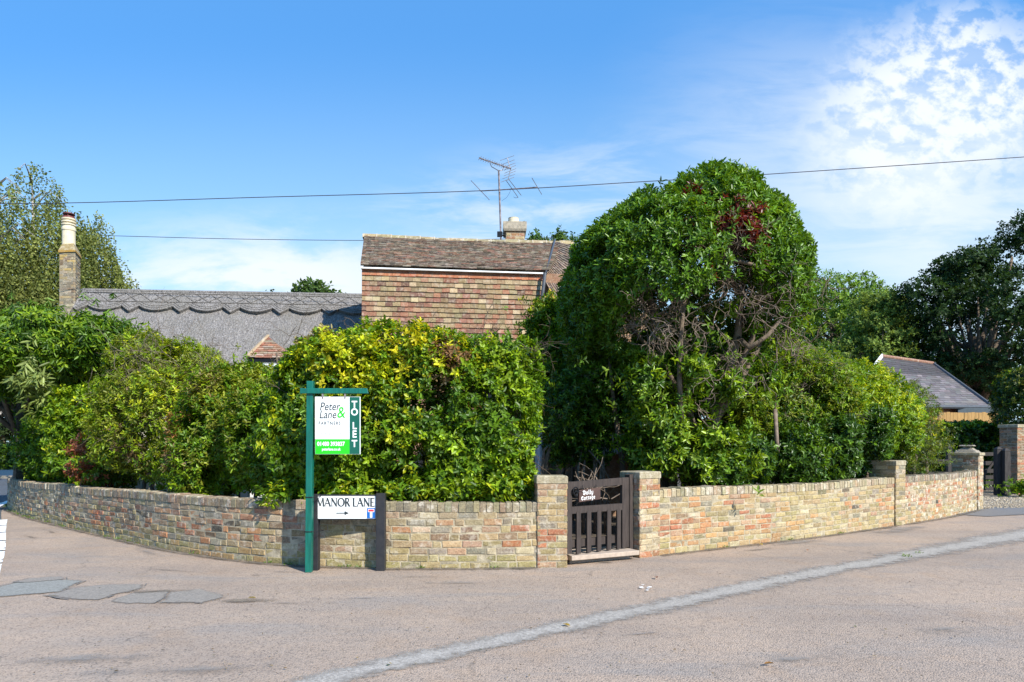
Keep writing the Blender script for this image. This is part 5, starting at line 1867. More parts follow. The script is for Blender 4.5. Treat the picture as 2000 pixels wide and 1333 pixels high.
def stems(name, base, tops, r0, r1, mat, parent, seed, wob=.12, seg=7):
    r = np.random.RandomState(seed)
    mb = MB()
    for b, t in zip(base, tops):
        b = Vector(b); t = Vector(t); n = 7
        pts = []
        for i in range(n + 1):
            f = i / n
            p = b.lerp(t, f) + Vector(r.normal(0, wob, 3)) * math.sin(math.pi * f) * (t - b).length * .25
            pts.append(p)
        mb.tube(pts, [r0 + (r1 - r0) * i / n for i in range(n + 1)], seg)
    if len(base) > 1:
        mb.tube([Vector((b[0], b[1], .02)) for b in base], r0 * 1.1, 6)
    return mb.build(name, mat, parent, smooth=True)


G1 = (0.062, 0.135, 0.010); G2 = (0.12, 0.23, 0.010); G3 = (0.24, 0.355, 0.012); Y1 = (0.46, 0.50, 0.014); Y2 = (0.66, 0.60, 0.02)
DG1 = (0.022, 0.062, 0.010); DG2 = (0.036, 0.092, 0.012); OL = (0.20, 0.23, 0.022); BR = (0.22, 0.12, 0.05); TAN = (0.34, 0.24, 0.12); RD = (0.13, 0.018, 0.016)

# --- main yellow-green hedge beside the gate
hg = thing('hedge', (-1.3, 8.9, 0), 'tall clipped yellow-green hedge rising directly behind the TO LET board', 'hedge')
mh = [blob(640, 806, 8.75, 126, .78, 163, 4.5), blob(800, 806, 8.75, 150, .80, 165, 5.0), blob(945, 806, 8.9, 118, .85, 164, 4.5), blob(560, 850, 8.75, 62, .65, 140, 3.5),
      blob(700, 930, 8.35, 190, .33, 66, 3), blob(920, 930, 8.45, 140, .42, 70, 3), blob(640, 715, 8.5, 60, .6, 56, 2.2), blob(850, 712, 8.45, 70, .55, 62, 2.2), blob(750, 760, 8.3, 52, .5, 70, 2.2), blob(1000, 880, 8.45, 52, .5, 70, 2.5), blob(1020, 700, 8.9, 50, .5, 52, 2.2), blob(570, 740, 8.6, 46, .45, 70, 2.2), blob(930, 790, 8.35, 50, .5, 60, 2.2), blob(830, 860, 8.3, 55, .45, 50, 2.2), blob(640, 850, 8.3, 50, .45, 50, 2.2)]
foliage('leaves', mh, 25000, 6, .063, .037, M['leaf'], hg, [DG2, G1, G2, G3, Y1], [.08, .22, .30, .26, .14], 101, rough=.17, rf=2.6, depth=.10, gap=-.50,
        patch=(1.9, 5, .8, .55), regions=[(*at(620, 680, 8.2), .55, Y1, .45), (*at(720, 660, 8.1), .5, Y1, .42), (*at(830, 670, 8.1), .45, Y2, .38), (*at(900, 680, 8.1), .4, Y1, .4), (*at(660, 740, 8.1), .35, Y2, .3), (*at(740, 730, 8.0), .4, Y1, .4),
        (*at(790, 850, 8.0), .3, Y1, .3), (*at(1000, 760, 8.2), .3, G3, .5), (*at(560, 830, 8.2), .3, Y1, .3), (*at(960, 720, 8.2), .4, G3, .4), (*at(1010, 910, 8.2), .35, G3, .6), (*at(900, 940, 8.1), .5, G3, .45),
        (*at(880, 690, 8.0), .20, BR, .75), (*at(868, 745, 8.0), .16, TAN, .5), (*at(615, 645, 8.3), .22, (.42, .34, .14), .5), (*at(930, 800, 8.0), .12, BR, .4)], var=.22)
stems('trunk', [G0(560 + 60 * i, 8.9) for i in range(8)], [at(540 + 64 * i, 690, 8.8) for i in range(8)], .03, .012, M['bark'], hg, 3)
foliage('overhanging_sprays', [blob(830, 958, 8.05, 90, .30, 22, 2.2, .02), blob(960, 955, 8.1, 80, .28, 24, 2.2, .02), blob(560, 965, 8.15, 60, .25, 20, 2.2, .02), blob(670, 960, 8.05, 50, .22, 18, 2.2, .02)], 900, 6, .078, .042, M['leaf'], hg, [G1, G2, G3, Y1], [.2, .35, .33, .12], 104, rough=.08, depth=.06, droop=.2, zmin=.66)
A_, B_, a1, b1 = branchy(np.array([at(560 + 4.8 * i, 930 - (i * 37 % 260), 8.75) for i in range(100)]), np.random.RandomState(4).normal(0, 1, (100, 3)) + (0, -.6, .4), .5, .007, 3, 8)
prisms('twigs', A_, B_, a1, b1, M['bark'], hg)

# --- shrubs behind the curved wall
s1 = thing('shrub', (-8.8, 14.0, 0), 'dark green bush at the far left end of the curved wall, one patch rusty brown', 'shrub')
foliage('leaves', [blob(105, 855, 14.4, 68, .9, 98, 3), blob(150, 850, 13.3, 75, .9, 105, 3), blob(70, 870, 15.4, 40, .9, 95, 3), blob(190, 900, 12.0, 60, .7, 68, 2.5)],
        9800, 6, .078, .038, M['leaf'], s1, [DG2, G1, G2, G3, Y1], [.12, .24, .30, .24, .10], 111, rough=.16, depth=.12, patch=(1.2, 3, .8, .4),
        regions=[(*at(175, 890, 11.6), .50, (.26, .085, .04), .85), (*at(215, 870, 11.4), .3, (.2, .09, .04), .6), (*at(180, 760, 12.3), .3, (.3, .2, .05), .4)])
stems('trunk', [G0(110, 14.3), G0(160, 13.3), G0(80, 15)], [at(115, 800, 14.3), at(150, 800, 13.3), at(80, 820, 15)], .05, .02, M['bark'], s1, 5)
s2 = thing('shrub', (-6.3, 11.6, 0), 'tallest rounded bush behind the curved wall, thin twiggy olive leaves, below the thatched roof', 'shrub')
foliage('leaves', [blob(300, 740, 12.0, 112, .95, 92, 2.6), blob(250, 820, 11.4, 95, .9, 120, 2.6), blob(330, 830, 11.0, 90, .8, 130, 2.6), blob(290, 700, 12, 85, .8, 55, 2.2), blob(360, 900, 10.4, 70, .7, 75, 2.5)],
        12500, 6, .062, .028, M['leaf'], s2, [G1, OL, G3, Y1, TAN], [.22, .30, .26, .18, .04], 121, rough=.15, depth=.12, gap=-.5, patch=(1.3, 8, .8, .4), updir=.6,
        regions=[(*at(320, 770, 11.0), .45, (.20, .14, .07), .5), (*at(270, 860, 10.6), .4, (.12, .08, .04), .4)])
stems('trunk', [G0(290 + 20 * i, 11.4) for i in range(4)], [at(255 + 35 * i, 760, 11.6) for i in range(4)], .04, .015, M['bark'], s2, 6)
A_, B_, a1, b1 = branchy(np.array([at(230 + 3.4 * i, 900 - (i * 53 % 230), 11.1) for i in range(60)]), np.random.RandomState(5).normal(0, .6, (60, 3)) + (0, -.6, .9), .5, .005, 3, 9)
prisms('twigs', A_, B_, a1, b1, M['dead_twig'], s2)
s3 = thing('shrub', (-4.6, 9.9, 0), 'upright light green bush with narrow leaves between the twiggy bush and the clipped yellow hedge', 'shrub')
foliage('leaves', [blob(430, 830, 10.0, 95, .8, 118, 2.8), blob(490, 850, 9.4, 66, .7, 118, 2.8), blob(400, 900, 9.9, 80, .7, 80, 2.6), blob(470, 750, 9.9, 60, .6, 48, 2.2), blob(530, 920, 8.9, 60, .5, 62, 2.5)],
        13500, 6, .064, .028, M['leaf'], s3, [G1, G2, OL, G3, Y1], [.18, .26, .16, .26, .14], 131, rough=.14, depth=.11, patch=(1.3, 5, .8, .45), updir=.7,
        regions=[(*at(330, 830, 9.6), .25, (.4, .2, .07), .5), (*at(450, 740, 9.4), .5, (.30, .33, .03), .5), (*at(400, 760, 9.6), .3, (.24, .19, .07), .4), (*at(340, 900, 9.5), .25, TAN, .4)])
stems('trunk', [G0(440 + 30 * i, 9.6) for i in range(3)], [at(430 + 34 * i, 760, 9.7) for i in range(3)], .035, .012, M['bark'], s3, 7)

# --- cherry tree at the left edge
ct = thing('cherry_tree', (-10.6, 14.8, 0), 'cherry tree with long drooping leaves at left edge, in front of the thatched cottage', 'tree')
cb_ = subblobs([blob(80, 675, 14.2, 150, 1.5, 78, 2.2), blob(20, 730, 15.0, 70, 1.4, 60, 2), blob(205, 665, 13.8, 62, 1.0, 52, 2)], 60, .3, .5, 141)
foliage('crown', cb_, 8200, 7, .125, .040, M['leaf'], ct, [DG2, G1, G2, G3, (.28, .33, .04)], [.14, .30, .28, .20, .08], 142, rough=.1, depth=.2, droop=.55, updir=-.1, spread=1.0, gap=-.7, zmin=.6,
        patch=(1.2, 5, .8, .3))
foliage('pale_spray', [blob(62, 745, 12.4, 50, .25, 14, 2)], 70, 7, .17, .05, M['leaf'], ct, [(.20, .26, .07), (.28, .34, .1)], [.5, .5], 143, rough=.03, droop=.5, spread=1.1)
mb = MB()
tbp = Vector((-10.9, 15.1, 0))
mb.tube([tbp, tbp + Vector((.05, 0, 1.2)), tbp + Vector((0, 0, 2.2))], [.16, .13, .11], 9)
for i in range(14):
    an = rng.rand() * 6.28; q = tbp + Vector((0, 0, 1.5 + rng.rand() * .8))
    t = tbp + Vector((math.cos(an) * 1.9 + .5, math.sin(an) * 1.2 - .4, 2.6 + rng.rand() * 1.5))
    mb.tube([q, q.lerp(t, .4) + Vector((0, 0, .15)), q.lerp(t, .75), t], [.06, .045, .03, .01], 6)
mb.build('trunk', M['bark'], ct, smooth=True)

# --- birches far left
def birch(px, base_px, D, ptop, blobs, seed, lab, n=15000):
    t = thing('birch_tree', (X(base_px, D), D, 0), lab, 'tree', 'weeping birches at the left')
    r = np.random.RandomState(seed)
    P, Nn = blob_pts(blobs, n // 7, seed, rough=.5, rf=1.0)
    P2, N2 = blob_pts(blobs, n // 12, seed + 50, rough=.5, rf=.8); P2 = P2 - N2 * r.uniform(.3, 1.6, (len(P2), 1))
    P = np.concatenate([P, P2]); Nn = np.concatenate([Nn, N2])
    kp = noise3(P, 1.3, seed + 4) > -.32
    P, Nn = P[kp], Nn[kp]
    m = len(P)
    ln = r.uniform(.6, 2.4, m)
    k = 26
    bs, ds, cs = [], [], []
    sc = palette_cols(m, [(.12, .15, .04), (.17, .20, .05), (.23, .25, .065), (.085, .115, .035)], [.3, .35, .2, .15], r, P, patch=(.6, 4, .8, .35))
    A_, B_ = [], []
    side = r.normal(0, .12, (m, 3)); side[:, 2] = 0
    for j in range(k):
        f = j / k
        b = P + Nn * .25 * (f ** .5) + side * f * ln[:, None] - np.array((0, 0, 1.)) * (f * ln)[:, None] + r.normal(0, .05, (m, 3))
        bs.append(b); ds.append(r.normal(0, 1, (m, 3)) + (0, 0, -.8)); cs.append(sc * np.clip(1 + r.normal(0, .25, (m, 1)), .4, 1.7))
    b = np.concatenate(bs); d = np.concatenate(ds); c = np.concatenate(cs)
    kk_ = r.rand(len(b)) < .85
    b, d, c = b[kk_], d[kk_], c[kk_]
    nn_ = len(b)
    Vt = diamond_arrays(b, d, unit(r.normal(size=(nn_, 3))), np.full(nn_, .11) * r.uniform(.7, 1.3, nn_), np.full(nn_, .065))
    np_mesh('crown', Vt.reshape(-1, 3), np.arange(nn_ * 4).reshape(-1, 4), 4, c, M['far_leaf'], t)
    mb = MB()
    top = at(px, ptop + 25, D)
    b0 = Vector((X(base_px, D), D, 0))
    mid = b0.lerp(top, .5) + Vector((.1, 0, 0))
    mb.tube([b0, b0.lerp(mid, .5), mid, mid.lerp(top, .5), top], [.24, .2, .15, .08, .02], 9)
    for i in range(34):
        f = .18 + .8 * r.rand(); q = b0.lerp(mid, f * 2) if f < .5 else mid.lerp(top, (f - .5) * 2)
        an = r.rand() * 6.28; l = 2.0 * (1.15 - f) + .4
        e = q + Vector((math.cos(an) * l, math.sin(an) * l, l * .75)); e2 = e + Vector((math.cos(an) * .7, math.sin(an) * .7, -.5))
        mb.tube([q, q.lerp(e, .5) + Vector((0, 0, .1)), e, e2], [.05, .03, .015, .006], 5)
    mb.build('trunk', M['birch_bark'], t, smooth=True)


birch(62, 75, 27, 322, [blob(62, 370, 27, 38, 1.0, 42), blob(70, 440, 27, 62, 1.8, 60), blob(75, 520, 27, 100, 2.5, 80), blob(120, 600, 27, 95, 2.4, 70), blob(150, 500, 27.5, 45, 1.2, 55), blob(185, 560, 27.5, 42, 1.2, 55), blob(225, 545, 28, 20, .8, 35), blob(170, 450, 27.5, 26, .9, 30), blob(205, 600, 28, 50, 1.2, 40), blob(30, 560, 26, 60, 2, 80)],
      151, 'tall weeping birch with hanging yellow-green leaf curtains behind the thatched cottage chimney', 15500)
birch(-20, -20, 25, 330, [blob(-18, 400, 25, 36, 1.2, 60), blob(-20, 500, 25, 70, 2.0, 90), blob(-10, 600, 25, 70, 2, 70), blob(10, 450, 25, 18, .8, 22)],
      161, 'weeping birch mostly outside the left edge of the picture, beside the taller birch', 9000)

# --- the big round laurel
lt_ = thing('laurel_tree', (2.75, 10.2, 0), 'huge mushroom-shaped laurel with glossy green crown, bare grey branches and dead maroon patches', 'tree')
DL = 10.3
lb = [blob(1320, 545, DL, 200, 1.75, 180, 2.2), blob(1235, 540, DL, 128, 1.4, 135, 2.2), blob(1400, 470, DL, 130, 1.35, 155, 2.1), blob(1470, 530, DL, 122, 1.2, 118, 2.2), blob(1490, 450, DL + .1, 72, 1.0, 80, 2.1), blob(1535, 520, DL + .2, 50, .8, 66, 2.1), blob(1190, 690, DL + 1.0, 84, .8, 170, 2.8),
      blob(1140, 600, DL + .4, 50, 1.0, 105, 2.4), blob(1290, 445, DL, 90, 1.1, 90, 2.1), blob(1425, 400, DL, 62, .9, 84, 2.1), blob(1510, 580, DL + .1, 72, .9, 78, 2.1), blob(1370, 640, DL + .7, 150, .9, 150, 2.4), blob(1480, 620, DL + .7, 80, .7, 90, 2.2)]
cv = [(*at(1400, 660, 9.0), 1.40, 1.2, .80, .97), (*at(1480, 590, 8.9), .80, .9, .42, .93), (*at(1300, 665, 8.8), .75, .75, .52, .9), (*at(1432, 500, 8.9), .30, .4, .34, .95), (*at(1515, 655, 10.4), .55, 1.3, .42, .85),
      (*at(1400, 790, 9.2), 1.2, 1.0, .85, .93)]
maroon = [(*at(1440, 455, 9.1), .36, RD, .96), (*at(1350, 375, 9.3), .15, RD, .85), (*at(1372, 395, 9.3), .1, RD, .8), (*at(1350, 460, 8.9), .17, RD, .75), (*at(1385, 520, 9.0), .12, (.25, .03, .02), .6), (*at(1345, 410, 9.2), .08, RD, .7)]
foliage('crown', lb, 27000, 8, .076, .032, M['gloss_leaf'], lt_, [G1, (.085, .18, .012), (.12, .24, .014), (.18, .31, .018), (.27, .38, .03)], [.20, .28, .28, .17, .07], 171, rough=.09, rf=2.4, depth=.08, updir=.4, spread=.85,
        gap=-.62, regions=maroon, carve=cv, patch=(1.0, 5, .8, .3), zmin=.4)
# sparse leaves around the dead maroon tuft
foliage('dead_tuft', [blob(1440, 440, 9.35, 42, .28, 46, 2)], 420, 6, .075, .024, M['leaf'], lt_, [RD, (.2, .03, .025), (.09, .02, .02)], [.5, .3, .2], 172, rough=.05, depth=.08, carve=[(*at(1440, 480, 9.1), .3, .6, .2, .8)])
# lower leafy sprays
foliage('lower_sprays', [blob(1300, 850, 9.75, 80, .55, 100, 2.2), blob(1380, 880, 9.7, 75, .5, 75, 2.2), blob(1260, 740, 9.6, 50, .45, 60, 2), blob(1360, 720, 9.4, 45, .35, 45, 2), blob(1450, 880, 9.9, 70, .5, 70, 2.2),
                         blob(1425, 600, 9.6, 26, .25, 32, 2), blob(1420, 760, 9.7, 45, .4, 50, 2), blob(1500, 740, 10.2, 35, .4, 50, 2), blob(1265, 880, 10.0, 40, .5, 80, 2.2), blob(1470, 640, 10.1, 45, .4, 35), blob(1330, 640, 10.3, 60, .5, 40), blob(1560, 640, 10.6, 30, .35, 40)],
        4200, 7, .090, .038, M['gloss_leaf'], lt_, [G1, G2, G3, (.22, .33, .04)], [.3, .36, .24, .1], 173, rough=.16, depth=.2, updir=.4, gap=-.4, zmin=.7, regions=[(*at(1390, 700, 9.2), .1, (.5, .12, .05), .5)])
# trunks and big limbs
mb = MB()
def limb(pix, rads, mbb=None, seg=8):
    (mbb or mb).tube([tuple(at(*p)) for p in pix], rads, seg)
gz = lambda px, D: (px, HZ + (EYE - .0) * F / D, D)
limb([gz(1372, 10.2), (1380, 900, 10.1), (1392, 830, 10.0), (1420, 740, 9.9), (1440, 660, 9.9), (1450, 560, 10.0), (1450, 480, 10.1)], [.10, .085, .075, .07, .06, .045, .03])
limb([gz(1350, 10.3), (1352, 880, 10.2), (1345, 800, 10.1), (1335, 700, 10.0), (1330, 600, 10.0), (1320, 500, 10.1)], [.09, .075, .07, .06, .05, .03])
limb([(1331, 830, 9.45), (1327, 740, 9.4), (1330, 650, 9.4), (1340, 560, 9.5)], [.038, .036, .032, .022])
limb([gz(1300, 10.4), (1290, 850, 10.3), (1290, 700, 10.2), (1275, 600, 10.1), (1240, 520, 10.1)], [.10, .085, .08, .06, .03])
limb([(1392, 830, 10.0), (1430, 770, 10.0), (1475, 690, 10.1), (1510, 610, 10.3), (1530, 540, 10.4)], [.06, .05, .045, .035, .02])
limb([(1400, 800, 9.9), (1470, 660, 9.9), (1480, 600, 9.8), (1488, 550, 9.7)], [.045, .04, .035, .02])
limb([(1440, 660, 9.9), (1465, 680, 9.6), (1500, 655, 9.6), (1545, 600, 9.9)], [.045, .04, .03, .015])
limb([(1345, 800, 10.1), (1300, 720, 10.0), (1250, 660, 10.1), (1200, 610, 10.3)], [.05, .04, .03, .015])
limb([(1440, 570, 9.7), (1415, 510, 9.4), (1430, 475, 9.2)], [.035, .028, .015])
limb([(1400, 520, 9.5), (1440, 510, 9.1), (1475, 518, 9.0), (1520, 540, 9.3)], [.03, .028, .022, .012])
limb([gz(1430, 10.0), (1420, 880, 9.9), (1385, 790, 9.8), (1375, 700, 9.8)], [.04, .035, .03, .02])
limb([gz(1392, 9.9), (1375, 870, 9.85), (1350, 810, 9.8), (1300, 780, 9.7)], [.035, .03, .025, .012])
limb([gz(1225, 10.8), (1215, 900, 10.7), (1200, 800, 10.7), (1190, 700, 10.5)], [.05, .045, .04, .02])
mb.build('trunk', M['bark'], lt_, smooth=True)
# tangled bare twigs hanging below the crown
r_ = np.random.RandomState(77)
st_, dr_ = [], []
for (px, py, D, sx0, sy0, n) in ((1280, 620, 9.4, 40, 35, 24), (1330, 610, 9.5, 60, 40, 34), (1420, 590, 9.5, 55, 45, 34), (1500, 590, 9.9, 50, 45, 40), (1440, 490, 9.2, 20, 16, 14), (1380, 680, 9.6, 60, 50, 22), (1480, 540, 9.4, 50, 25, 22), (1540, 620, 10.2, 30, 40, 16)):
    for i in range(n):
        st_.append(at(px + r_.normal() * sx0, py + r_.normal() * sy0, D + r_.normal() * .25))
        dr_.append((r_.normal() * .8, -.5 + r_.normal() * .5, r_.normal() * .7 - .1))
A_, B_, a1, b1 = branchy(st_[::3] + st_[1::6], dr_[::3] + dr_[1::6], .5, .008, 3, 12, kids=3, bend=.9, steps=4, grav=-.04)
prisms('bare_branches', A_, B_, a1 + .0008, b1 + .0008, M['dead_twig'], lt_)
st_ = [at(1430 + r_.normal() * 9, 505, 9.3) for i in range(34)]
dr_ = [(r_.normal() * .6, r_.normal() * .4 - .1, 1.0) for i in range(34)]
A_, B_, a1, b1 = branchy(st_, dr_, .42, .009, 3, 14, kids=2, bend=.45, steps=4)
prisms('bare_branches', A_, B_, a1, b1, M['dead_twig'], lt_)

# --- dark shrub behind the laurel's trunks
bsb = thing('shrub', (3.6, 12.6, 0), 'dense shaded shrub filling the space behind the stems of the huge laurel', 'shrub')
foliage('leaves', [blob(1330, 780, 12.7, 130, .6, 150, 3), blob(1440, 790, 12.9, 110, .6, 140, 3), blob(1280, 860, 12.2, 60, .5, 60, 2.5)], 5200, 6, .10, .055, M['gloss_leaf'], bsb, [DG1, DG2, G1, G2], [.2, .3, .3, .2], 185, rough=.15, gap=-.8)
stems('trunk', [G0(1330, 12.7), G0(1430, 12.9)], [at(1330, 740, 12.7), at(1430, 740, 12.9)], .06, .02, M['bark'], bsb, 18)

# --- bright climber on the cottage corner
cl_ = thing('climber', (.9, 12.6, 0), 'bright green climber growing up the cottage corner between the yellow hedge and the laurel', 'climber')
foliage('leaves', [blob(1062, 640, 12.2, 32, .4, 62, 2.4), blob(1075, 590, 12.2, 20, .3, 32), blob(1045, 690, 12.0, 35, .4, 60), blob(1080, 720, 11.9, 35, .45, 90, 2.5), blob(1095, 640, 12.0, 24, .4, 60)], 3300, 6, .075, .035, M['leaf'], cl_, [G1, G2, G3, Y1], [.25, .35, .25, .15], 181, rough=.1,
        regions=[(*at(1060, 580, 12), .15, (.4, .3, .05), .4)])
stems('stem', [(.95, 12.5, 0), (1.1, 12.5, 0)], [at(1060, 680, 12.3), at(1078, 640, 12.3)], .04, .015, M['bark'], cl_, 8)
# --- shrub arching behind the gate
gs = thing('shrub', (1.3, 10.9, 0), 'dark arching shrub with pale bare stems standing behind the small wooden gate', 'shrub')
foliage('leaves', [blob(1130, 830, 11.0, 68, .7, 82, 2.6), blob(1110, 770, 11.2, 50, .6, 60), blob(1165, 870, 10.9, 45, .5, 50), blob(1090, 870, 11.0, 22, .3, 45), blob(1205, 790, 11.2, 40, .4, 60, 2.4)], 3800, 6, .065, .032, M['leaf'], gs, [DG2, G1, G2, G3], [.3, .35, .25, .1], 191, rough=.12, zmin=.75)
mb = MB()
limb([gz(1068, 10.9), (1066, 905, 10.8), (1075, 870, 10.7), (1095, 850, 10.8)], [.035, .03, .025, .012])
limb([gz(1062, 10.9), (1060, 915, 10.8), (1062, 880, 10.7), (1085, 858, 10.7)], [.028, .025, .02, .01])
for i in range(7):
    px = 1128 + i * 11
    limb([gz(px, 10.6), (px + r_.normal() * 5, 915, 10.6), (px + 12 - i * 4, 860, 10.8)], [.025, .02, .012], seg=6)
limb([(1150, 880, 10.5), (1172, 905, 10.45), (1190, 935, 10.4)], [.014, .014, .012], seg=5)
mb.build('stem', M['dead_twig'], gs, smooth=True)
cz = thing('dead_climber_stems', at(1165, 960, 9.4), 'heap of pale dry cut stems lying behind the name board of the small gate', 'branches')
cz.location.z = 0
A_, B_, a1, b1 = branchy([at(1130 + 8 * i, 975, 9.5) for i in range(9)], [(r_.normal(), r_.normal() * .3, .5) for i in range(9)], .5, .014, 2, 21, bend=.5, kids=2)
prisms('stems', A_, B_, a1, b1, M['dead_twig'], cz)

# --- right hand hedge shrubs
R1 = thing('shrub', (4.6, 12.0, 0), 'tall twiggy olive-green shrub just right of the huge laurel, with thin upright stems', 'shrub')
foliage('leaves', [blob(1530, 770, 12.2, 85, .9, 135, 2.5), blob(1600, 800, 12.3, 80, .9, 132, 2.5), blob(1480, 800, 11.8, 60, .7, 130, 2.5), blob(1590, 710, 12.6, 60, .7, 52), blob(1520, 690, 12.3, 50, .6, 60)], 10500, 6, .060, .026, M['leaf'], R1, [OL, G1, G2, G3, Y1], [.28, .14, .14, .28, .16], 201, rough=.14, depth=.12, gap=-.6, updir=.7, patch=(1.2, 5, .8, .3))
A_, B_, a1, b1 = branchy(np.array([at(1450 + 4.2 * i, 900 - (i * 41 % 240), 11.8) for i in range(40)]), np.random.RandomState(6).normal(0, .5, (40, 3)) + (0, -.5, 1.0), .6, .005, 3, 19)
prisms('twigs', A_, B_, a1, b1, M['dead_twig'], R1)
stems('trunk', [G0(1500 + 25 * i, 12) for i in range(4)], [at(1490 + 30 * i, 760, 12) for i in range(4)], .04, .015, M['bark'], R1, 9)
R2 = thing('shrub', (6.6, 12.8, 0), 'broad yellow-green topped shrub right of the olive shrub, left of the slate roof', 'shrub')
foliage('leaves', [blob(1670, 815, 13.2, 95, .9, 112, 2.8), blob(1735, 820, 13.6, 78, .9, 102, 2.8), blob(1630, 830, 12.4, 62, .8, 118, 2.5), blob(1720, 740, 13.4, 55, .6, 32)], 10500, 6, .070, .032, M['leaf'], R2, [DG2, G1, G2, G3, Y1], [.08, .18, .28, .26, .20], 211, rough=.16, depth=.12, patch=(1.3, 5, .8, .45), updir=.5,
        regions=[(*at(1730, 715, 13.1), .5, Y1, .45), (*at(1770, 780, 13.1), .45, Y1, .35)])
stems('trunk', [G0(1660 + 35 * i, 13.1) for i in range(3)], [at(1660 + 35 * i, 760, 13.1) for i in range(3)], .05, .015, M['bark'], R2, 10)
R3 = thing('shrub', (8.6, 14.6, 0), 'feathery dark grey-green bush behind the square pier, at the right end of the planting', 'shrub')
foliage('leaves', [blob(1775, 850, 14.4, 62, .8, 88, 2.4), blob(1785, 800, 14.8, 36, .7, 62), blob(1765, 880, 13.6, 50, .7, 55), blob(1820, 870, 15, 24, .6, 50)], 6200, 6, .055, .018, M['leaf'], R3, [(.07, .10, .03), (.11, .145, .04), OL, G2, G3], [.25, .3, .2, .15, .10], 221, rough=.2, depth=.16, updir=.3, gap=-.4,
        regions=[(*at(1835, 830, 14.3), .25, Y2, .3)])
stems('trunk', [G0(1790, 14.4), G0(1810, 14.7)], [at(1785, 800, 14.4), at(1815, 800, 14.7)], .05, .015, M['bark'], R3, 11)
R4 = thing('laurel_hedge', (4.9, 11.3, 0), 'low glossy dark green laurel hedge growing directly behind the straight brick wall', 'hedge')
foliage('leaves', [blob(1470, 900, 10.35, 62, .5, 62, 2.6), blob(1560, 890, 10.95, 66, .55, 68, 2.6), blob(1640, 870, 11.6, 66, .6, 76, 2.6), blob(1700, 860, 12.3, 52, .6, 78, 2.6), blob(1400, 925, 9.9, 60, .4, 42, 2.6)],
        7600, 7, .075, .036, M['gloss_leaf'], R4, [DG1, DG2, G1, G2, G3], [.12, .28, .30, .20, .10], 231, rough=.16, depth=.12, gap=-.6, patch=(1.2, 5, .8, .3))
stems('trunk', [G0(1480 + 55 * i, 10.6 + .5 * i) for i in range(5)], [at(1480 + 55 * i, 880, 10.6 + .5 * i) for i in range(5)], .035, .012, M['bark'], R4, 12)
mb = MB(); limb([(1518, 884, 10.2), (1514, 800, 10.3)], [.035, .032]); limb([(1514, 800, 10.3), (1518, 720, 10.4), (1516, 660, 10.5)], [.014, .012, .008], seg=5); limb([(1472, 760, 10.6), (1474, 690, 10.6)], [.013, .01], seg=5)
tag(mb.build('pruned_stem', M['dead_twig'], None, smooth=True), 'upright pale pruned stem poking out of the shrubs right of the huge laurel', 'stem')

# --- low ivy hedge, round bush, far trees
iv = thing('ivy_hedge', (14.3, 21.6, 0), 'low dark ivy hedge in front of the orange board fence', 'hedge')
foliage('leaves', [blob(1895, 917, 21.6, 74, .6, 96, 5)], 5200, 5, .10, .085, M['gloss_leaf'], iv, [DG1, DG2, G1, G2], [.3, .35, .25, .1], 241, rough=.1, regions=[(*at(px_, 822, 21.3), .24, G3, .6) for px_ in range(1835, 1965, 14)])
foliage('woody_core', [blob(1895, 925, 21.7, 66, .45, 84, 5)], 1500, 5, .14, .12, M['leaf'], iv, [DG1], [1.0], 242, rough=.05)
rb_ = thing('shrub', (16.0, 20.5, 0), 'rounded clipped bush at the right edge above the brick pier', 'shrub')
foliage('leaves', [blob(2050, 790, 20.5, 70, 1.1, 90, 2.6), blob(2062, 765, 20.5, 95, 1.1, 66, 2.3)], 7500, 6, .075, .040, M['leaf'], rb_, [DG1, DG2, OL, G1, G3], [.3, .3, .2, .12, .08], 251, rough=.14, regions=[(*at(2000, 715, 20), .6, (.22, .24, .04), .5)])
stems('trunk', [(X(2050, 20.5), 20.5, 0)], [at(2050, 800, 20.5)], .08, .04, M['bark'], rb_, 13)
sm = thing('plant', (X(1995, 18.2), 18.2, 0), 'small leafy green plant at the foot of the right brick pier', 'plant')
foliage('leaves', [blob(1997, 955, 18.2, 14, .25, 18, 2.2)], 200, 6, .08, .05, M['leaf'], sm, [G2, G3], [.6, .4], 252, rough=.05)
stems('stem', [(X(1996, 18.2), 18.2, 0)], [at(1996, 955, 18.2)], .01, .005, M['bark'], sm, 14)


def far_tree(name, px, D, blobs, nsub, rmin, rmax, n, L, pal, wts, seed, lab, r0=.35, top=None, quad=True, k=6, gap=-.55, group=None, updir=.35):
    t = thing(name, (X(px, D), D, 0), lab, 'tree', group)
    sb_ = subblobs(blobs, nsub, rmin, rmax, seed)
    foliage('crown', sb_, n, k, L, L * .6, M['far_leaf'], t, pal, wts, seed + 1, rough=.18, rf=2.0, depth=.25, gap=gap, quad=quad, inner=.3, patch=(.5, 4, .8, .3), var=.22, updir=updir)
    mb = MB()
    b0 = Vector((X(px, D), D, 0)); c = Vector(blobs[0][:3])
    mb.tube([b0, b0.lerp(c, .5), c], [r0, r0 * .75, r0 * .4], 9)
    r = np.random.RandomState(seed)
    for b in sb_[::2][:40]:
        e = c.lerp(Vector(b[:3]), .78); q = b0.lerp(c, .45 + .5 * r.rand())
        mb.tube([q, q.lerp(e, .5) + Vector((0, 0, -.2)), e], [r0 * .3, r0 * .18, .03], 6)
    mb.build('trunk', M['bark'], t, smooth=True)
    return t


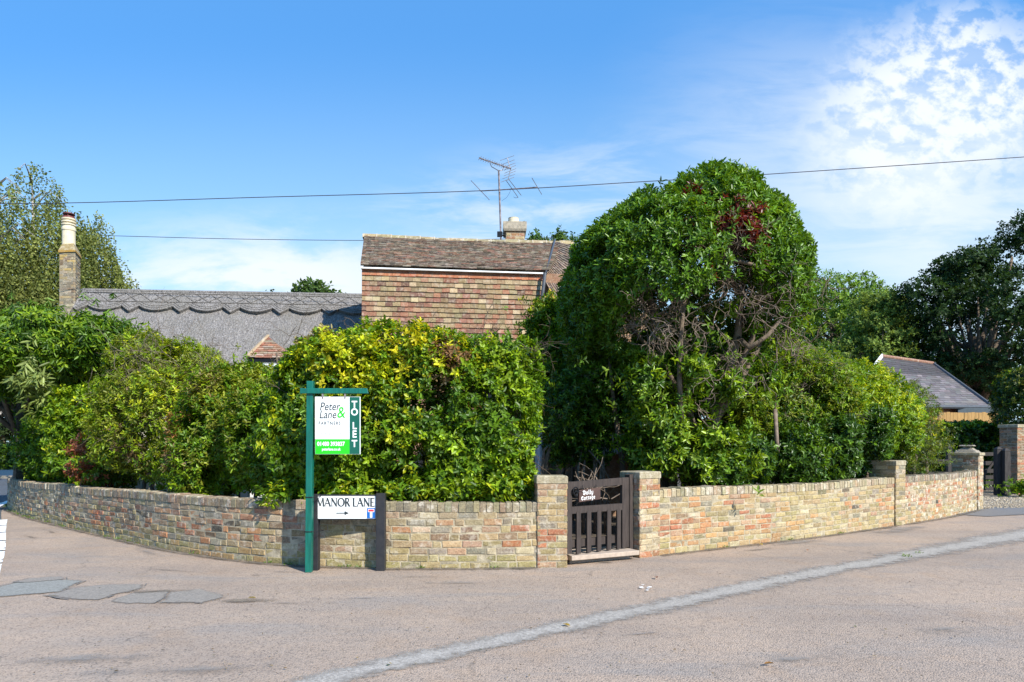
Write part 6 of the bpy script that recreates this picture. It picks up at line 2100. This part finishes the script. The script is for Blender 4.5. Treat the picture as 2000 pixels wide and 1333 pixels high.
OK1 = (0.022, 0.052, 0.016); OK2 = (0.034, 0.072, 0.018)
far_tree('oak_tree', 1920, 32, [blob(1940, 650, 32, 125, 4, 120), blob(1965, 550, 32, 80, 3, 80), blob(1860, 610, 32, 70, 2.6, 58), blob(1805, 575, 31.5, 36, 1.4, 30), blob(1990, 470, 32, 50, 2.2, 45), blob(2060, 560, 32, 110, 4, 130), blob(1900, 720, 32, 90, 3, 55), blob(2030, 700, 32, 100, 3, 90), blob(1875, 520, 32, 36, 1.5, 26)],
         170, .55, 1.05, 23000, .15, [OK1, OK2, (.05, .09, .02)], [.5, .38, .12], 261, 'very dark broad oak filling the right edge behind the slate roofed garage', .5, gap=-.42)
far_tree('tree', 1655, 40, [blob(1650, 625, 40, 98, 3.2, 92), blob(1625, 590, 40, 60, 2.2, 56), blob(1705, 640, 40, 75, 3, 80), blob(1640, 720, 40, 110, 3, 70)],
         110, .7, 1.3, 15500, .17, [(.10, .19, .025), (.15, .26, .03), (.22, .33, .04)], [.3, .4, .3], 271, 'mid green round-topped tree behind the olive shrub, right of the laurel', .4)
far_tree('tree', 1730, 33, [blob(1725, 655, 33, 54, 1.6, 88), blob(1700, 700, 33, 62, 1.8, 58), blob(1748, 710, 33, 42, 1.6, 50)],
         70, .5, .9, 9500, .14, [(.13, .20, .04), (.19, .27, .05), (.27, .34, .06)], [.35, .4, .25], 281, 'paler narrow tree in front of the round-topped tree, left of the dark oak', .25)
far_tree('tree', 1830, 50, [blob(1850, 780, 50, 110, 3, 50)], 60, 1.0, 1.6, 3200, .32, [OK1, OK2], [.5, .5], 285, 'low dark trees closing the gap under the oak behind the garage', .3)
# small tree tops behind the roofs
far_tree('tree', 600, 36, [blob(612, 592, 36, 45, 1.6, 42), blob(650, 600, 36, 26, 1.2, 30), blob(585, 600, 36, 30, 1.2, 30)], 26, .5, .8, 2200, .2, [(.05, .10, .02), (.09, .15, .03)], [.5, .5], 291, 'bright tree top showing above the thatched ridge, centre left', .2, group='tree tops behind the roofs')
far_tree('tree', 535, 38, [blob(532, 590, 38, 17, .8, 26)], 10, .35, .5, 500, .18, [(.09, .13, .03)], [1], 295, 'tiny tree top above the thatched ridge left of the bright tree top', .12, group='tree tops behind the roofs')
far_tree('tree', 1070, 30, [blob(1062, 482, 30, 34, 1.0, 24), blob(1092, 478, 30, 9, .4, 26), blob(1110, 490, 30, 18, .7, 20), blob(1040, 478, 30, 14, .6, 18)], 16, .3, .45, 1500, .14, [(.06, .12, .025), (.10, .17, .035)], [.5, .5], 299, 'leafy tree top poking above the cottage ridge right of the small chimney', .12, group='tree tops behind the roofs')

# --- things seen through the gap at the far left
ch_ = thing('clipped_hedge', (X(10, 37), 37, 0), 'low neatly clipped box hedge across the road at the far left', 'hedge')
foliage('leaves', [(X(0, 37), 37.6, .68, 2.6, .8, .72, 8)], 5200, 4, .09, .06, M['leaf'], ch_, [G1, G2, G3], [.4, .4, .2], 301, rough=.02, depth=.05, quad=True)
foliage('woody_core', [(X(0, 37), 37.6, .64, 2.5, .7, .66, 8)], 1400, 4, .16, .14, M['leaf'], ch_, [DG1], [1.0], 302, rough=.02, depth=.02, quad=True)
far_tree('tree', 0, 42, [blob(0, 800, 42, 60, 2, 65), blob(30, 790, 42, 40, 2, 50), blob(-50, 760, 42, 60, 2, 90)], 40, .6, 1.0, 3800, .2, [(.035, .06, .02), (.05, .08, .02), (.16, .09, .03)], [.45, .4, .15], 305, 'dark shrubby tree across the road above the low clipped hedge', .2)
wd = thing('tree', (0, 0, 0), 'row of far trees behind the garden', 'tree') if False else None

# --- fallen leaves on the lane
for i, (px, py, c_, lab) in enumerate(((1321, 968 + 98, (.6, .45, .03), 'fallen yellow leaf at the foot of the straight brick wall'), (720 + 380, 1224, (.45, .3, .04), 'fallen yellow leaf lying on the pale worn band of the lane'),
                                       (1283, 1133, (.2, .05, .02), 'small fallen brown leaf right of the white paint spot'), (1580, 1077, (.35, .12, .04), 'fallen reddish leaf on the lane near the middle of the straight wall'), (1490, 1067, (.6, .45, .03), 'fallen bright yellow leaf close to the straight wall'),
                                       (500, 1172, (.5, .36, .05), 'fallen leaf on the damp broken tarmac patch'), (1512, 1302, (.4, .2, .06), 'fallen tan leaf near the bottom right of the lane'))):
    g = gnd(px, py)
    a = rng.rand() * 6
    Vt = leaf_arrays(np.array([[g.x, g.y, .02]]), np.array([[math.cos(a), math.sin(a), .1]]), np.array([[0, .2, 1.]]), np.array([.07]), np.array([.045]))
    o = np_mesh('fallen_leaf', Vt.reshape(-1, 3), np.array(((0, 1, 2, 3), (0, 3, 4, 5))), 4, np.array([c_, c_]), M['leaf'])
    tag(o, lab, 'leaf', 'leaves fallen on the lane')
# small weeds along the wall foot and on the band
wpos = [path1.pos(s) + path1.nor(s) * .04 for s in np.random.RandomState(3).uniform(1, path1.L, 46)] + [path2.pos(s) + path2.nor(s) * .03 for s in (1.2, 2.6, 3.9)] + [Vector((*gnd(1768 - 0, 1088 - 0)[:2], 0)), gnd(1790, 1082), gnd(1776, 1090)]
bs, ds = [], []
for w in wpos:
    for k in range(12):
        bs.append((w.x + rng.normal(0, .03), w.y + rng.normal(0, .02), .012)); ds.append((rng.normal(), rng.normal(), 1.0))
bs = np.array(bs); ds = np.array(ds); n = len(bs)
Vt = diamond_arrays(bs, ds, unit(rng.normal(size=(n, 3))), rng.uniform(.02, .05, n), np.full(n, .012))
o = np_mesh('weeds', Vt.reshape(-1, 3), np.arange(n * 4).reshape(-1, 4), 4, np.tile(np.array((.12, .2, .03)), (n, 1)), M['leaf'])
tag(o, kind='stuff')

# dry leaf litter and grit blown against the walls
lp = []
r_ = np.random.RandomState(88)
for pth, n in ((path1, 520), (path2, 150), (W3b, 90)):
    for s in r_.uniform(0.3, pth.L, n):
        q = pth.pos(s) + pth.nor(s) * (.02 + abs(r_.normal(0, .10))); lp.append((q.x, q.y, .019))
for i in range(260):
    q = gnd(r_.uniform(0, 2000), r_.uniform(1120, 1330)); lp.append((q.x, q.y, .014))
lp = np.array(lp); n = len(lp)
Vt = leaf_arrays(lp, np.stack([r_.normal(size=n), r_.normal(size=n), np.full(n, .15)], 1), unit(np.stack([r_.normal(0, .3, n), r_.normal(0, .3, n), np.ones(n)], 1)), r_.uniform(.008, .03, n), r_.uniform(.006, .016, n))
i0 = (np.arange(n) * 6)[:, None]
c = np.array([(.22, .15, .08), (.12, .09, .06), (.34, .26, .12), (.08, .10, .03)])[r_.randint(0, 4, n)]
o = np_mesh('leaf_litter', Vt.reshape(-1, 3), np.concatenate([i0 + np.array((0, 1, 2, 3)), i0 + np.array((0, 3, 4, 5))], 0), 4, np.concatenate([c, c], 0), M['leaf'])
tag(o, kind='stuff')
